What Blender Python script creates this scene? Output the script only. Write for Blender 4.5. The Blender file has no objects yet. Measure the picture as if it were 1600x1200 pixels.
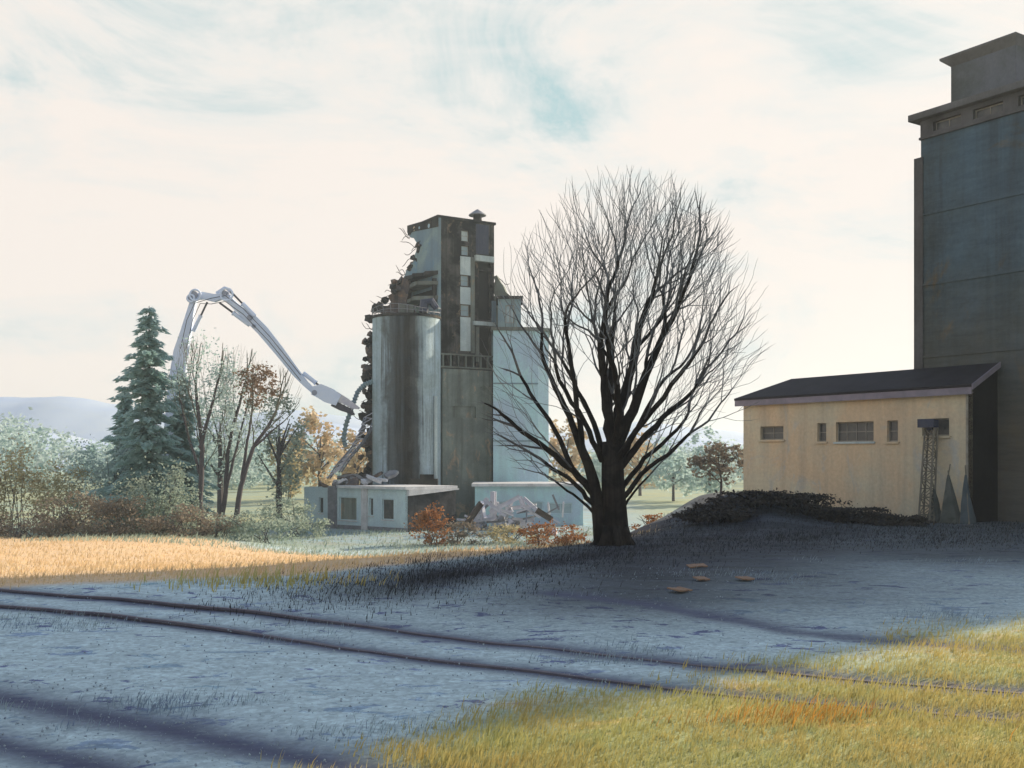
import bpy, bmesh, math, random
import numpy as np
from mathutils import Vector, Matrix, Euler, noise as mnoise

random.seed(11)
rng = np.random.default_rng(7)
SC = bpy.context.scene
COL = SC.collection
V = Vector
PI = math.pi

# ------------------------------------------------------------------ camera
CAM_H = 2.65
HORIZON = 710.0            # pixel row of the horizon in the 1600 x 1200 photograph
FPX = 1600.0
cam_d = bpy.data.cameras.new('camera')
cam = bpy.data.objects.new('camera', cam_d)
COL.objects.link(cam)
cam.location = (0, 0, CAM_H)
cam.rotation_euler = (math.radians(90), 0, 0)
cam_d.sensor_width = 36.0
cam_d.lens = 36.0
cam_d.shift_y = (HORIZON - 600) / 1600.0
cam_d.clip_start = 0.1
cam_d.clip_end = 6000
SC.camera = cam

# ------------------------------------------------------------------ light
SUN_AZ = 53.0              # degrees from +Y (view direction) towards +X
SUN_EL = 21.0
w = bpy.data.worlds.new('World')
SC.world = w
w.use_nodes = True
wn, wl = w.node_tree.nodes, w.node_tree.links
wn.clear()
w_out = wn.new('ShaderNodeOutputWorld')
sky = wn.new('ShaderNodeTexSky')
sky.sky_type = 'NISHITA'
sky.sun_disc = False
sky.sun_elevation = math.radians(SUN_EL)
sky.sun_rotation = math.radians(SUN_AZ)
bg_sky = wn.new('ShaderNodeBackground')
bg_sky.inputs['Strength'].default_value = 0.15
wl.new(sky.outputs['Color'], bg_sky.inputs['Color'])
tc = wn.new('ShaderNodeTexCoord')
mp = wn.new('ShaderNodeMapping')
mp.inputs['Scale'].default_value = (1.0, 1.0, 2.4)
mp.inputs['Rotation'].default_value = (0.0, 0.25, 0.0)
wl.new(tc.outputs['Generated'], mp.inputs['Vector'])


def wnoise(scale, detail, dist, rough=0.6):
    n = wn.new('ShaderNodeTexNoise')
    n.inputs['Scale'].default_value = scale
    n.inputs['Detail'].default_value = detail
    n.inputs['Roughness'].default_value = rough
    n.inputs['Distortion'].default_value = dist
    wl.new(mp.outputs['Vector'], n.inputs['Vector'])
    return n


def wramp(src, stops):
    r = wn.new('ShaderNodeValToRGB')
    el = r.color_ramp.elements
    while len(el) < len(stops):
        el.new(0.5)
    for e, (p, c) in zip(el, stops):
        e.position = p
        e.color = (c[0], c[1], c[2], 1)
    wl.new(src, r.inputs['Fac'])
    return r


def wmath(op, a, b):
    n = wn.new('ShaderNodeMath')
    n.operation = op
    n.use_clamp = False
    for k, q in enumerate((a, b)):
        if isinstance(q, (int, float)):
            n.inputs[k].default_value = q
        else:
            wl.new(q, n.inputs[k])
    return n.outputs[0]


def gap_towards(px, py, size):
    """a break in the cloud round one direction of the sky"""
    v = V(((px - 800) / 1600.0, 1.0, (HORIZON - py) / 1600.0)).normalized()
    nrm = wn.new('ShaderNodeVectorMath')
    nrm.operation = 'NORMALIZE'
    wl.new(tc.outputs['Generated'], nrm.inputs[0])
    d = wn.new('ShaderNodeVectorMath')
    d.operation = 'DISTANCE'
    wl.new(nrm.outputs[0], d.inputs[0])
    d.inputs[1].default_value = v
    r = wn.new('ShaderNodeMapRange')
    r.interpolation_type = 'SMOOTHSTEP'
    r.inputs['From Min'].default_value = 0.0
    r.inputs['From Max'].default_value = size
    r.inputs['To Min'].default_value = 1.0
    r.inputs['To Max'].default_value = 0.0
    wl.new(d.outputs['Value'], r.inputs['Value'])
    return r.outputs['Result']


cl_n = wnoise(3.1, 10, 0.9, 0.66)
mp2 = wn.new('ShaderNodeMapping')
mp2.inputs['Scale'].default_value = (2.2, 2.2, 9.0)
mp2.inputs['Rotation'].default_value = (0.0, -0.38, 0.0)
wl.new(tc.outputs['Generated'], mp2.inputs['Vector'])
st_n = wnoise(2.0, 8, 0.7, 0.62)
wl.new(mp2.outputs['Vector'], st_n.inputs['Vector'])
cov = wmath('ADD', wmath('MULTIPLY', cl_n.outputs['Fac'], 0.72), wmath('MULTIPLY', st_n.outputs['Fac'], 0.28))
for _px, _py, _sz, _k in ((945, 105, 0.13, 0.085), (1340, -10, 0.14, 0.10), (880, 230, 0.10, 0.03), (330, 60, 0.22, 0.03), (60, 60, 0.2, 0.03), (120, 470, 0.34, -0.07), (430, 420, 0.25, -0.03), (1300, 500, 0.2, -0.03)):
    cov = wmath('SUBTRACT', cov, wmath('MULTIPLY', gap_towards(_px, _py, _sz), _k))
cl_col = wramp(cov, [(0.33, (0.50, 0.68, 0.70)), (0.40, (0.72, 0.79, 0.78)), (0.47, (0.90, 0.885, 0.84)), (0.55, (1.0, 0.915, 0.84))])
bg_cl = wn.new('ShaderNodeBackground')
bg_cl.inputs['Strength'].default_value = 0.55
wl.new(cl_col.outputs['Color'], bg_cl.inputs['Color'])
sep = wn.new('ShaderNodeSeparateXYZ')
wl.new(tc.outputs['Generated'], sep.inputs['Vector'])
hi = wn.new('ShaderNodeMapRange')
hi.inputs['From Min'].default_value = 0.40
hi.inputs['From Max'].default_value = 0.65
hi.inputs['To Min'].default_value = 0.02
hi.inputs['To Max'].default_value = 0.85
wl.new(sep.outputs['Z'], hi.inputs['Value'])
mixw = wn.new('ShaderNodeMixShader')
wl.new(hi.outputs['Result'], mixw.inputs['Fac'])
wl.new(bg_cl.outputs['Background'], mixw.inputs[1])
wl.new(bg_sky.outputs['Background'], mixw.inputs[2])
wl.new(mixw.outputs['Shader'], w_out.inputs['Surface'])

sun_d = bpy.data.lights.new('sun', 'SUN')
sun_d.energy = 5.0
sun_d.angle = math.radians(0.9)
sun_d.color = (1.0, 0.83, 0.62)
sun = bpy.data.objects.new('sun', sun_d)
COL.objects.link(sun)
_sv = V((math.sin(math.radians(SUN_AZ)) * math.cos(math.radians(SUN_EL)),
         math.cos(math.radians(SUN_AZ)) * math.cos(math.radians(SUN_EL)),
         math.sin(math.radians(SUN_EL))))
sun.rotation_euler = _sv.to_track_quat('Z', 'Y').to_euler()
sun.location = _sv * 80

SC.view_settings.view_transform = 'Standard'
SC.view_settings.look = 'None'
SC.view_settings.exposure = 0.8
SC.view_settings.gamma = 1.0
SC.render.engine = 'CYCLES'
SC.cycles.use_denoising = True
SC.cycles.max_bounces = 6
SC.cycles.volume_bounces = 0
SC.cycles.transparent_max_bounces = 12

# ------------------------------------------------------------------ helpers


def lin(r, g, b):
    def f(c):
        c /= 255.0
        return c / 12.92 if c <= 0.04045 else ((c + 0.055) / 1.055) ** 2.4
    return (f(r), f(g), f(b))


def P(px, py, Y):
    """the point at depth Y seen at a pixel of the 1600 x 1200 photograph"""
    return V(((px - 800) / FPX * Y, Y, CAM_H - (py - HORIZON) / FPX * Y))


def on_plane(px, o, n):
    """ground point where the pixel column meets the vertical plane through o with normal n"""
    k = (px - 800) / FPX
    Y = (n[0] * o[0] + n[1] * o[1]) / (n[0] * k + n[1])
    return V((k * Y, Y))


def zat(py, Y):
    return CAM_H - (py - HORIZON) / FPX * Y


class MB:
    def __init__(s):
        s.v, s.f, s.m = [], [], []

    def add(s, verts, faces, mi=0):
        o = len(s.v)
        s.v.extend([tuple(p) for p in verts])
        for f in faces:
            s.f.append(tuple(i + o for i in f))
            s.m.append(mi)

    def hexa(s, o, a, b, c, mi=0):
        o, a, b, c = V(o), V(a), V(b), V(c)
        if a.cross(b).dot(c) < 0:
            a, b = b, a
        p = [o, o + a, o + a + b, o + b, o + c, o + a + c, o + a + b + c, o + b + c]
        s.add(p, [(0, 3, 2, 1), (4, 5, 6, 7), (0, 1, 5, 4), (1, 2, 6, 5), (2, 3, 7, 6), (3, 0, 4, 7)], mi)

    def box(s, c, size, rot=None, mi=0):
        R = rot if rot is not None else Matrix.Identity(3)
        a, b, d = R @ V((size[0], 0, 0)), R @ V((0, size[1], 0)), R @ V((0, 0, size[2]))
        s.hexa(V(c) - (a + b + d) / 2, a, b, d, mi)

    def bar(s, p0, p1, wd, ht, mi=0):
        p0, p1 = V(p0), V(p1)
        d = p1 - p0
        up = V((0, 0, 1)) if abs(d.normalized().z) < 0.95 else V((1, 0, 0))
        x = d.cross(up).normalized() * wd
        y = x.cross(d).normalized() * ht
        s.hexa(p0 - x / 2 - y / 2, x, y, d, mi)

    def tube(s, pts, radii, sides=6, cap=True, mi=0):
        pts = [V(p) for p in pts]
        n = len(pts)
        if not hasattr(radii, '__len__'):
            radii = [radii] * n
        prev = None
        rings = []
        for i in range(n):
            d = (pts[min(i + 1, n - 1)] - pts[max(i - 1, 0)])
            d = d.normalized() if d.length > 1e-9 else V((0, 0, 1))
            if prev is None:
                x = d.orthogonal().normalized()
            else:
                x = (prev - d * prev.dot(d))
                x = x.normalized() if x.length > 1e-6 else d.orthogonal().normalized()
            prev = x
            y = d.cross(x)
            rings.append([pts[i] + (x * math.cos(2 * PI * k / sides) + y * math.sin(2 * PI * k / sides)) * radii[i] for k in range(sides)])
        vs = [p for r in rings for p in r]
        fs = []
        for i in range(n - 1):
            for k in range(sides):
                a, b = i * sides + k, i * sides + (k + 1) % sides
                fs.append((a, b, b + sides, a + sides))
        if cap:
            fs.append(tuple(range(sides - 1, -1, -1)))
            fs.append(tuple((n - 1) * sides + k for k in range(sides)))
        s.add(vs, fs, mi)

    def lathe(s, c, prof, sides=32, mi=0):
        """prof: (radius, z) from bottom to top about the vertical through c"""
        vs, fs = [], []
        for r, z in prof:
            for k in range(sides):
                a = 2 * PI * k / sides
                vs.append((c[0] + r * math.cos(a), c[1] + r * math.sin(a), c[2] + z))
        for i in range(len(prof) - 1):
            for k in range(sides):
                a, b = i * sides + k, i * sides + (k + 1) % sides
                fs.append((a, b, b + sides, a + sides))
        fs.append(tuple(range(sides - 1, -1, -1)))
        fs.append(tuple((len(prof) - 1) * sides + k for k in range(sides)))
        s.add(vs, fs, mi)

    def prism(s, outline, ext, mi=0):
        """outline: ring of 3D points, extruded by the vector ext; the caps are triangulated"""
        from mathutils.geometry import tessellate_polygon
        o = [V(p) for p in outline]
        n = len(o)
        e = V(ext)
        tri = tessellate_polygon([o])
        vs = o + [p + e for p in o]
        fs = [tuple(t) for t in tri] + [tuple(i + n for i in reversed(t)) for t in tri]
        fs += [(i, (i + 1) % n, (i + 1) % n + n, i + n) for i in range(n)]
        s.add(vs, fs, mi)

    def blob(s, c, rad, amp=0.3, freq=1.3, sub=2, seed=0, flat=None, mi=0):
        bm = bmesh.new()
        bmesh.ops.create_icosphere(bm, subdivisions=sub, radius=1)
        vs = []
        for v in bm.verts:
            d = v.co.normalized()
            k = 1 + amp * mnoise.noise(d * freq + V((seed * 7.3, seed * 3.1, seed)))
            p = V((d.x * rad[0] * k, d.y * rad[1] * k, d.z * rad[2] * k))
            if flat is not None and p.z < flat:
                p.z = flat
            vs.append(V(c) + p)
        fs = [tuple(v.index for v in f.verts) for f in bm.faces]
        bm.free()
        s.add(vs, fs, mi)

    def build(s, name, mats, parent=None, origin=None, smooth=False):
        me = bpy.data.meshes.new(name)
        if parent is not None:
            o0 = V(parent['_base']) if '_base' in parent else V(parent.location)
        else:
            o0 = V(origin) if origin is not None else V((0, 0, 0))
        a = np.array(s.v, dtype=float) - np.array(o0)
        me.from_pydata(a.tolist(), [], s.f)
        if not isinstance(mats, (list, tuple)):
            mats = [mats]
        for m in mats:
            me.materials.append(m)
        if len(mats) > 1:
            me.polygons.foreach_set('material_index', s.m)
        if smooth:
            me.polygons.foreach_set('use_smooth', [True] * len(me.polygons))
        me.update()
        o = bpy.data.objects.new(name, me)
        COL.objects.link(o)
        if parent is not None:
            o.parent = parent
            BASE[o.name] = o0
            o['_base'] = tuple(o0)
        else:
            o.location = o0
        return o


BASE = {}


def tag(o, label, cat, group=None, kind=None):
    o['label'] = label
    o['category'] = cat
    if group:
        o['group'] = group
    if kind:
        o['kind'] = kind
    return o


def thing(name, loc, label, cat, group=None):
    o = bpy.data.objects.new(name, None)
    o.empty_display_size = 0.3
    o.location = loc
    COL.objects.link(o)
    return tag(o, label, cat, group)


def dup(root, loc, rotz=0.0, scale=1.0, label=None):
    r = root.copy()
    COL.objects.link(r)
    r.location = loc
    r.rotation_euler = (0, 0, rotz)
    r.scale = (scale, scale, scale) if not hasattr(scale, '__len__') else scale
    if label:
        r['label'] = label
    for ch in list(root.children):
        c = ch.copy()
        COL.objects.link(c)
        c.parent = r
        for g in list(ch.children):
            d = g.copy()
            COL.objects.link(d)
            d.parent = c
    return r


# ------------------------------------------------------------------ materials
def new_mat(name):
    m = bpy.data.materials.new(name)
    m.use_nodes = True
    nt = m.node_tree
    return m, nt.nodes, nt.links, nt.nodes['Principled BSDF']


def n_noise(nodes, links, vec, scale, detail=6, rough=0.6, dist=0.0):
    n = nodes.new('ShaderNodeTexNoise')
    n.inputs['Scale'].default_value = scale
    n.inputs['Detail'].default_value = detail
    n.inputs['Roughness'].default_value = rough
    n.inputs['Distortion'].default_value = dist
    links.new(vec, n.inputs['Vector'])
    return n.outputs['Fac']


def n_ramp(nodes, links, src, p0, p1, c0=(0, 0, 0), c1=(1, 1, 1)):
    r = nodes.new('ShaderNodeValToRGB')
    e = r.color_ramp.elements
    e[0].position, e[1].position = p0, p1
    e[0].color = (*c0, 1)
    e[1].color = (*c1, 1)
    links.new(src, r.inputs['Fac'])
    return r.outputs['Color']


def n_mix(nodes, links, fac, a, b, mode='MIX'):
    m = nodes.new('ShaderNodeMix')
    m.data_type = 'RGBA'
    m.blend_type = mode
    for sock, val in ((m.inputs[0], fac), (m.inputs[6], a), (m.inputs[7], b)):
        if isinstance(val, (int, float)):
            sock.default_value = val
        elif isinstance(val, tuple):
            sock.default_value = (*val, 1)
        else:
            links.new(val, sock)
    return m.outputs[2]


def n_map(nodes, links, src, scale, rot=(0, 0, 0)):
    m = nodes.new('ShaderNodeMapping')
    m.inputs['Scale'].default_value = scale
    m.inputs['Rotation'].default_value = rot
    links.new(src, m.inputs['Vector'])
    return m.outputs['Vector']


def concrete(name, c1, c2, stain, scale=0.35, streak=0.6, rough=0.9, bump=0.4, streak_xy=1.1, blotch=None, hatch=0.0, foot_tint=None):
    """weathered masonry: two tones in broad patches, run-down streaks and a grainy relief"""
    m, N, L, B = new_mat(name)
    t = N.new('ShaderNodeTexCoord').outputs['Object']
    big = n_noise(N, L, t, scale, 8, 0.65, 0.4)
    base = n_mix(N, L, n_ramp(N, L, big, 0.42, 0.58), c1, c2)
    if blotch:
        bl = n_noise(N, L, n_map(N, L, t, (1, 1, 0.6)), scale * 2.3, 6, 0.7, 0.8)
        base = n_mix(N, L, n_ramp(N, L, bl, 0.56, 0.66), base, blotch)
    st = n_noise(N, L, n_map(N, L, t, (streak_xy, streak_xy, 0.07)), 1.0, 7, 0.65, 0.3)
    stm = n_ramp(N, L, st, 0.44, 0.70, (0, 0, 0), (streak, streak, streak))
    base = n_mix(N, L, stm, base, stain)
    fine = n_noise(N, L, t, 7.0, 8, 0.7)
    base = n_mix(N, L, 0.35, base, n_ramp(N, L, fine, 0.3, 0.75, (0.55, 0.55, 0.55), (1.25, 1.25, 1.25)), 'MULTIPLY')
    if foot_tint:  # browner towards the foot, edge broken by the streak noise
        sz = N.new('ShaderNodeSeparateXYZ')
        L.new(t, sz.inputs['Vector'])
        ad = N.new('ShaderNodeMath')
        ad.operation = 'MULTIPLY_ADD'
        L.new(st, ad.inputs[0])
        ad.inputs[1].default_value = 9.0
        L.new(sz.outputs['Z'], ad.inputs[2])
        dm = N.new('ShaderNodeMapRange')
        dm.inputs['From Min'].default_value = 14.5
        dm.inputs['From Max'].default_value = 6.5
        dm.inputs['To Min'].default_value = 0.0
        dm.inputs['To Max'].default_value = 0.75
        L.new(ad.outputs[0], dm.inputs['Value'])
        base = n_mix(N, L, dm.outputs['Result'], base, foot_tint)
    if hatch:
        h = n_noise(N, L, n_map(N, L, t, (0.5, 0.5, 3.5), (0.5, 0.5, 0.2)), 1.2, 6, 0.7, 0.3)
        base = n_mix(N, L, hatch, base, n_ramp(N, L, h, 0.35, 0.65, (0.5, 0.5, 0.5), (1.5, 1.45, 1.3)), 'MULTIPLY')
    L.new(base, B.inputs['Base Color'])
    B.inputs['Specular IOR Level'].default_value = 0.12
    B.inputs['Roughness'].default_value = rough
    bp = N.new('ShaderNodeBump')
    bp.inputs['Strength'].default_value = bump
    bp.inputs['Distance'].default_value = 0.05
    mixh = n_mix(N, L, 0.5, fine, big)
    L.new(mixh, bp.inputs['Height'])
    L.new(bp.outputs['Normal'], B.inputs['Normal'])
    return m


def plain(name, c1, c2, scale=3.0, rough=0.7, metal=0.0, bump=0.15, spec=0.3):
    m, N, L, B = new_mat(name)
    t = N.new('ShaderNodeTexCoord').outputs['Object']
    n = n_noise(N, L, t, scale, 7, 0.65, 0.3)
    L.new(n_mix(N, L, n_ramp(N, L, n, 0.35, 0.66), c1, c2), B.inputs['Base Color'])
    B.inputs['Roughness'].default_value = rough
    B.inputs['Metallic'].default_value = metal
    B.inputs['Specular IOR Level'].default_value = spec
    if bump:
        bp = N.new('ShaderNodeBump')
        bp.inputs['Strength'].default_value = bump
        bp.inputs['Distance'].default_value = 0.03
        L.new(n, bp.inputs['Height'])
        L.new(bp.outputs['Normal'], B.inputs['Normal'])
    return m


def leafy(name, c1, c2, c3, scale=0.8, trans=0.25):
    """leaves or blades: tone varies from clump to clump and leaf to leaf"""
    m, N, L, B = new_mat(name)
    t = N.new('ShaderNodeTexCoord').outputs['Object']
    n1 = n_noise(N, L, t, scale, 5, 0.6, 0.3)
    n2 = n_noise(N, L, t, scale * 9, 3, 0.6)
    col = n_mix(N, L, n_ramp(N, L, n1, 0.38, 0.62), c1, c2)
    col = n_mix(N, L, n_ramp(N, L, n2, 0.52, 0.70), col, c3)
    L.new(col, B.inputs['Base Color'])
    B.inputs['Roughness'].default_value = 0.8
    B.inputs['Specular IOR Level'].default_value = 0.1
    if trans:
        tr = N.new('ShaderNodeBsdfTranslucent')
        L.new(col, tr.inputs['Color'])
        mx = N.new('ShaderNodeMixShader')
        mx.inputs['Fac'].default_value = trans
        L.new(B.outputs['BSDF'], mx.inputs[1])
        L.new(tr.outputs['BSDF'], mx.inputs[2])
        L.new(mx.outputs['Shader'], N['Material Output'].inputs['Surface'])
    return m


M = {}
M['tower'] = concrete('dark_tower_concrete', (0.062, 0.082, 0.090), (0.078, 0.125, 0.172), (0.040, 0.040, 0.038), 0.11, 0.6, hatch=0.28, blotch=(0.125, 0.105, 0.072), foot_tint=(0.115, 0.102, 0.082))
M['tower_trim'] = concrete('tower_trim_concrete', (0.085, 0.085, 0.088), (0.115, 0.118, 0.125), (0.05, 0.048, 0.045), 0.5, 0.4)
M['pent'] = concrete('rooftop_house_render', (0.105, 0.115, 0.14), (0.075, 0.085, 0.088), (0.045, 0.045, 0.045), 0.3, 0.5)
M['hut'] = concrete('ochre_render', (0.60, 0.475, 0.325), (0.56, 0.515, 0.385), (0.33, 0.29, 0.24), 0.28, 0.6, blotch=(0.46, 0.46, 0.42))
M['hut_end'] = concrete('shade_dark_render', (0.014, 0.014, 0.017), (0.022, 0.022, 0.025), (0.01, 0.01, 0.01), 0.4, 0.4)  # shed's end wall: its shade put into a near-black colour
M['roof'] = plain('dark_roof_felt', (0.013, 0.012, 0.016), (0.024, 0.022, 0.028), 1.2, 0.85)
M['fascia'] = plain('lavender_fascia', (0.17, 0.16, 0.20), (0.24, 0.22, 0.27), 1.5, 0.7)
M['glass'] = plain('dirty_glass', (0.05, 0.055, 0.06), (0.10, 0.10, 0.095), 2.0, 0.25, spec=0.5, bump=0.05)
M['glass_blue'] = plain('painted_reflection_glass', (0.20, 0.30, 0.35), (0.32, 0.42, 0.45), 0.7, 0.3, spec=0.5, bump=0.05)  # pale reflection put into the base colour of the panes
M['frame'] = plain('weathered_window_frame', (0.30, 0.29, 0.26), (0.20, 0.18, 0.15), 4.0, 0.75)
M['void'] = plain('dark_interior', (0.010, 0.010, 0.012), (0.022, 0.02, 0.02), 0.8, 0.95)  # darkness of unlit rooms put into a near-black colour
M['ruin_dark'] = concrete('sooty_ruin_concrete', (0.016, 0.016, 0.019), (0.060, 0.057, 0.054), (0.008, 0.008, 0.009), 0.30, 0.75, blotch=(0.13, 0.105, 0.075))
M['ruin_pale'] = concrete('pale_ruin_concrete', (0.24, 0.33, 0.34), (0.17, 0.25, 0.31), (0.13, 0.16, 0.18), 0.25, 0.5, blotch=(0.15, 0.26, 0.36))
M['ruin_mid'] = concrete('stained_ruin_concrete', (0.19, 0.22, 0.20), (0.14, 0.155, 0.14), (0.06, 0.06, 0.055), 0.3, 0.7, blotch=(0.27, 0.22, 0.15))
M['ruin_light'] = concrete('whitish_panel', (0.50, 0.58, 0.58), (0.40, 0.48, 0.50), (0.16, 0.17, 0.17), 0.5, 0.6)
M['annex'] = concrete('pale_blue_render', (0.40, 0.62, 0.66), (0.37, 0.49, 0.60), (0.30, 0.38, 0.42), 0.2, 0.4, blotch=(0.42, 0.64, 0.66))
M['house'] = concrete('whitish_blue_render', (0.52, 0.66, 0.69), (0.46, 0.60, 0.66), (0.36, 0.42, 0.44), 0.5, 0.35)
M['house_dark'] = concrete('shaded_stone_gable', (0.030, 0.035, 0.042), (0.07, 0.072, 0.078), (0.02, 0.02, 0.02), 0.8, 0.5, bump=0.8)  # stone, with the shade of the end face put into its colour
M['white'] = concrete('white_slab_edge', (0.62, 0.64, 0.66), (0.5, 0.52, 0.54), (0.3, 0.28, 0.26), 0.8, 0.3)
M['brick'] = concrete('broken_brickwork', (0.09, 0.085, 0.09), (0.20, 0.15, 0.12), (0.03, 0.03, 0.035), 0.7, 0.7, blotch=(0.30, 0.18, 0.12))
M['ruin_front'] = concrete('sooty_shaded_front', (0.010, 0.010, 0.012), (0.085, 0.082, 0.078), (0.006, 0.006, 0.007), 0.55, 0.8, blotch=(0.19, 0.15, 0.10), streak_xy=2.2)  # soot and the darker side of the block, both put into the colour
M['apron'] = concrete('stained_apron_blocks', (0.24, 0.28, 0.25), (0.17, 0.20, 0.19), (0.07, 0.075, 0.07), 0.35, 0.75, blotch=(0.42, 0.33, 0.24))
M['steel'] = plain('grey_steel', (0.16, 0.17, 0.19), (0.26, 0.27, 0.30), 2.0, 0.6, 0.3)
M['rebar'] = plain('bent_rebar', (0.06, 0.05, 0.05), (0.12, 0.09, 0.07), 3.0, 0.8, 0.2)
M['boom'] = plain('grey_blue_boom_paint', (0.56, 0.67, 0.86), (0.66, 0.74, 0.88), 0.5, 0.55)
M['boom_dark'] = plain('dark_machine_steel', (0.05, 0.055, 0.07), (0.09, 0.09, 0.11), 2.0, 0.6, 0.3)
M['pin'] = plain('grey_pin_steel', (0.24, 0.27, 0.35), (0.32, 0.35, 0.42), 2.0, 0.6)
M['scrap'] = plain('pale_scrap_metal', (0.42, 0.43, 0.52), (0.62, 0.62, 0.64), 1.2, 0.55, 0.1)
M['rubble'] = concrete('concrete_rubble', (0.30, 0.32, 0.33), (0.22, 0.22, 0.24), (0.12, 0.11, 0.10), 0.8, 0.3)
M['rail'] = plain('rusty_rail_steel', (0.09, 0.085, 0.115), (0.14, 0.13, 0.15), 2.5, 0.7, 0.4)
M['bark'] = concrete('dark_bark', (0.018, 0.016, 0.015), (0.036, 0.031, 0.027), (0.008, 0.008, 0.008), 1.5, 0.7, bump=1.0, streak_xy=9)
M['twig'] = plain('hazed_twig_bark', (0.13, 0.142, 0.152), (0.21, 0.23, 0.245), 1.0, 0.9)  # haze at the crown's tips put into a paler bark
M['branch'] = plain('grey_branch_bark', (0.062, 0.064, 0.068), (0.11, 0.115, 0.12), 1.5, 0.9)
M['twig_far'] = plain('pale_far_twigs', (0.10, 0.125, 0.11), (0.13, 0.12, 0.09), 0.4, 0.9)
M['bark_far'] = plain('far_bark', (0.055, 0.052, 0.06), (0.09, 0.08, 0.085), 0.8, 0.9)
M['conifer'] = leafy('hazed_needles', (0.38, 0.54, 0.51), (0.46, 0.60, 0.58), (0.30, 0.42, 0.41), 0.5, 0.6)  # haze over the conifers put into a pale needle colour
M['bush'] = leafy('brown_bramble', (0.21, 0.19, 0.155), (0.28, 0.245, 0.19), (0.29, 0.20, 0.14), 0.5)
M['bush_green'] = leafy('sage_green_leaves', (0.28, 0.37, 0.32), (0.36, 0.42, 0.34), (0.23, 0.25, 0.19), 0.4, 0.4)
M['bush_olive'] = leafy('olive_tan_leaves', (0.40, 0.37, 0.22), (0.48, 0.41, 0.26), (0.32, 0.31, 0.19), 0.3, 0.4)
M['bush_dark'] = leafy('dark_bramble', (0.040, 0.042, 0.046), (0.066, 0.063, 0.060), (0.085, 0.07, 0.052), 0.8, 0.1)
M['rust'] = leafy('rust_leaves', (0.28, 0.12, 0.045), (0.40, 0.20, 0.09), (0.14, 0.06, 0.03), 0.7)
M['brown_leaf'] = leafy('dry_brown_leaves', (0.20, 0.14, 0.09), (0.27, 0.18, 0.12), (0.14, 0.13, 0.10), 0.5)
M['orange_far'] = leafy('orange_autumn_leaves', (0.50, 0.37, 0.22), (0.56, 0.46, 0.32), (0.36, 0.35, 0.24), 0.15)
M['teal_far'] = leafy('hazed_far_leaves', (0.36, 0.50, 0.48), (0.46, 0.55, 0.55), (0.32, 0.42, 0.40), 0.10, 0.45)  # haze of the distance put into the leaf colour
M['grass_y'] = leafy('yellow_green_grass', (0.41, 0.40, 0.155), (0.47, 0.37, 0.135), (0.33, 0.375, 0.18), 0.45, 0.3)
M['grass_o'] = leafy('orange_dry_grass', (0.52, 0.28, 0.06), (0.45, 0.24, 0.07), (0.35, 0.25, 0.08), 0.6, 0.3)
M['straw'] = leafy('straw_grass', (0.66, 0.49, 0.28), (0.62, 0.50, 0.32), (0.48, 0.38, 0.22), 0.3, 0.3)
M['grass_d'] = leafy('shade_dark_bank_grass', (0.026, 0.029, 0.033), (0.042, 0.043, 0.042), (0.05, 0.058, 0.075), 0.5, 0.1)  # shade on the bank put into the blade colour
M['grass_b'] = leafy('blue_grey_weeds', (0.22, 0.29, 0.36), (0.30, 0.37, 0.37), (0.17, 0.22, 0.34), 0.5, 0.1)
M['board'] = plain('tan_board', (0.26, 0.17, 0.11), (0.20, 0.13, 0.09), 3.0, 0.8)
M['tarp'] = plain('grey_green_canvas', (0.055, 0.066, 0.062), (0.095, 0.105, 0.095), 1.5, 0.8)
M['tarp_blue'] = plain('blue_grey_canvas', (0.07, 0.095, 0.11), (0.045, 0.06, 0.07), 1.5, 0.8)
M['lamp_blue'] = plain('navy_lamp_housing', (0.025, 0.035, 0.07), (0.04, 0.05, 0.085), 2.0, 0.5)
M['mast'] = plain('dull_mast_steel', (0.13, 0.125, 0.10), (0.19, 0.18, 0.15), 2.0, 0.7, 0.2)
M['hill'] = plain('hazed_hill_wood', (0.36, 0.46, 0.64), (0.44, 0.52, 0.62), 0.02, 0.95, bump=0)  # distance haze put into the pale blue colour

# ------------------------------------------------------------------ ground
CREST = [(-400, 18.5), (-30, 19.5), (-10, 20.5), (-4.5, 22.2), (-0.6, 26.8), (3.6, 32.0), (7.2, 39.5), (10.2, 53), (14, 70), (40, 140), (400, 500)]


def crest_dist(x, y):
    """signed distance beyond the edge of the yard (positive on the low side)"""
    best = np.full(x.shape, 1e9)
    sgn = np.ones(x.shape)
    for (ax, ay), (bx, by) in zip(CREST[:-1], CREST[1:]):
        dx, dy = bx - ax, by - ay
        t = np.clip(((x - ax) * dx + (y - ay) * dy) / (dx * dx + dy * dy), 0, 1)
        ex, ey = x - (ax + t * dx), y - (ay + t * dy)
        d = np.hypot(ex, ey)
        cr = dx * ey - dy * ex
        upd = d < best
        best = np.where(upd, d, best)
        sgn = np.where(upd, np.sign(cr), sgn)
    return best * sgn


def sstep(a, b, x):
    t = np.clip((x - a) / (b - a), 0, 1)
    return t * t * (3 - 2 * t)


_rs = np.random.default_rng(3)
_WAVES = [(_rs.uniform(0, 2 * PI), _rs.uniform(0, 2 * PI), wl_) for wl_ in (0.9, 1.3, 1.9, 2.8, 4.1, 6.3, 9.5, 14, 21, 33) for _ in range(3)]


def fbm(x, y, lo=0.8, hi=40.0, p=1.0):
    s = np.zeros(np.shape(x))
    tot = 0
    for a, ph, wl_ in _WAVES:
        if lo <= wl_ <= hi:
            amp = wl_ ** p
            s = s + amp * np.sin((x * math.cos(a) + y * math.sin(a)) * 2 * PI / wl_ + ph + 1.3 * np.sin((x * math.sin(a * 1.7) - y * math.cos(a * 1.3)) / wl_ + ph))
            tot += amp
    return s / tot


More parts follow.
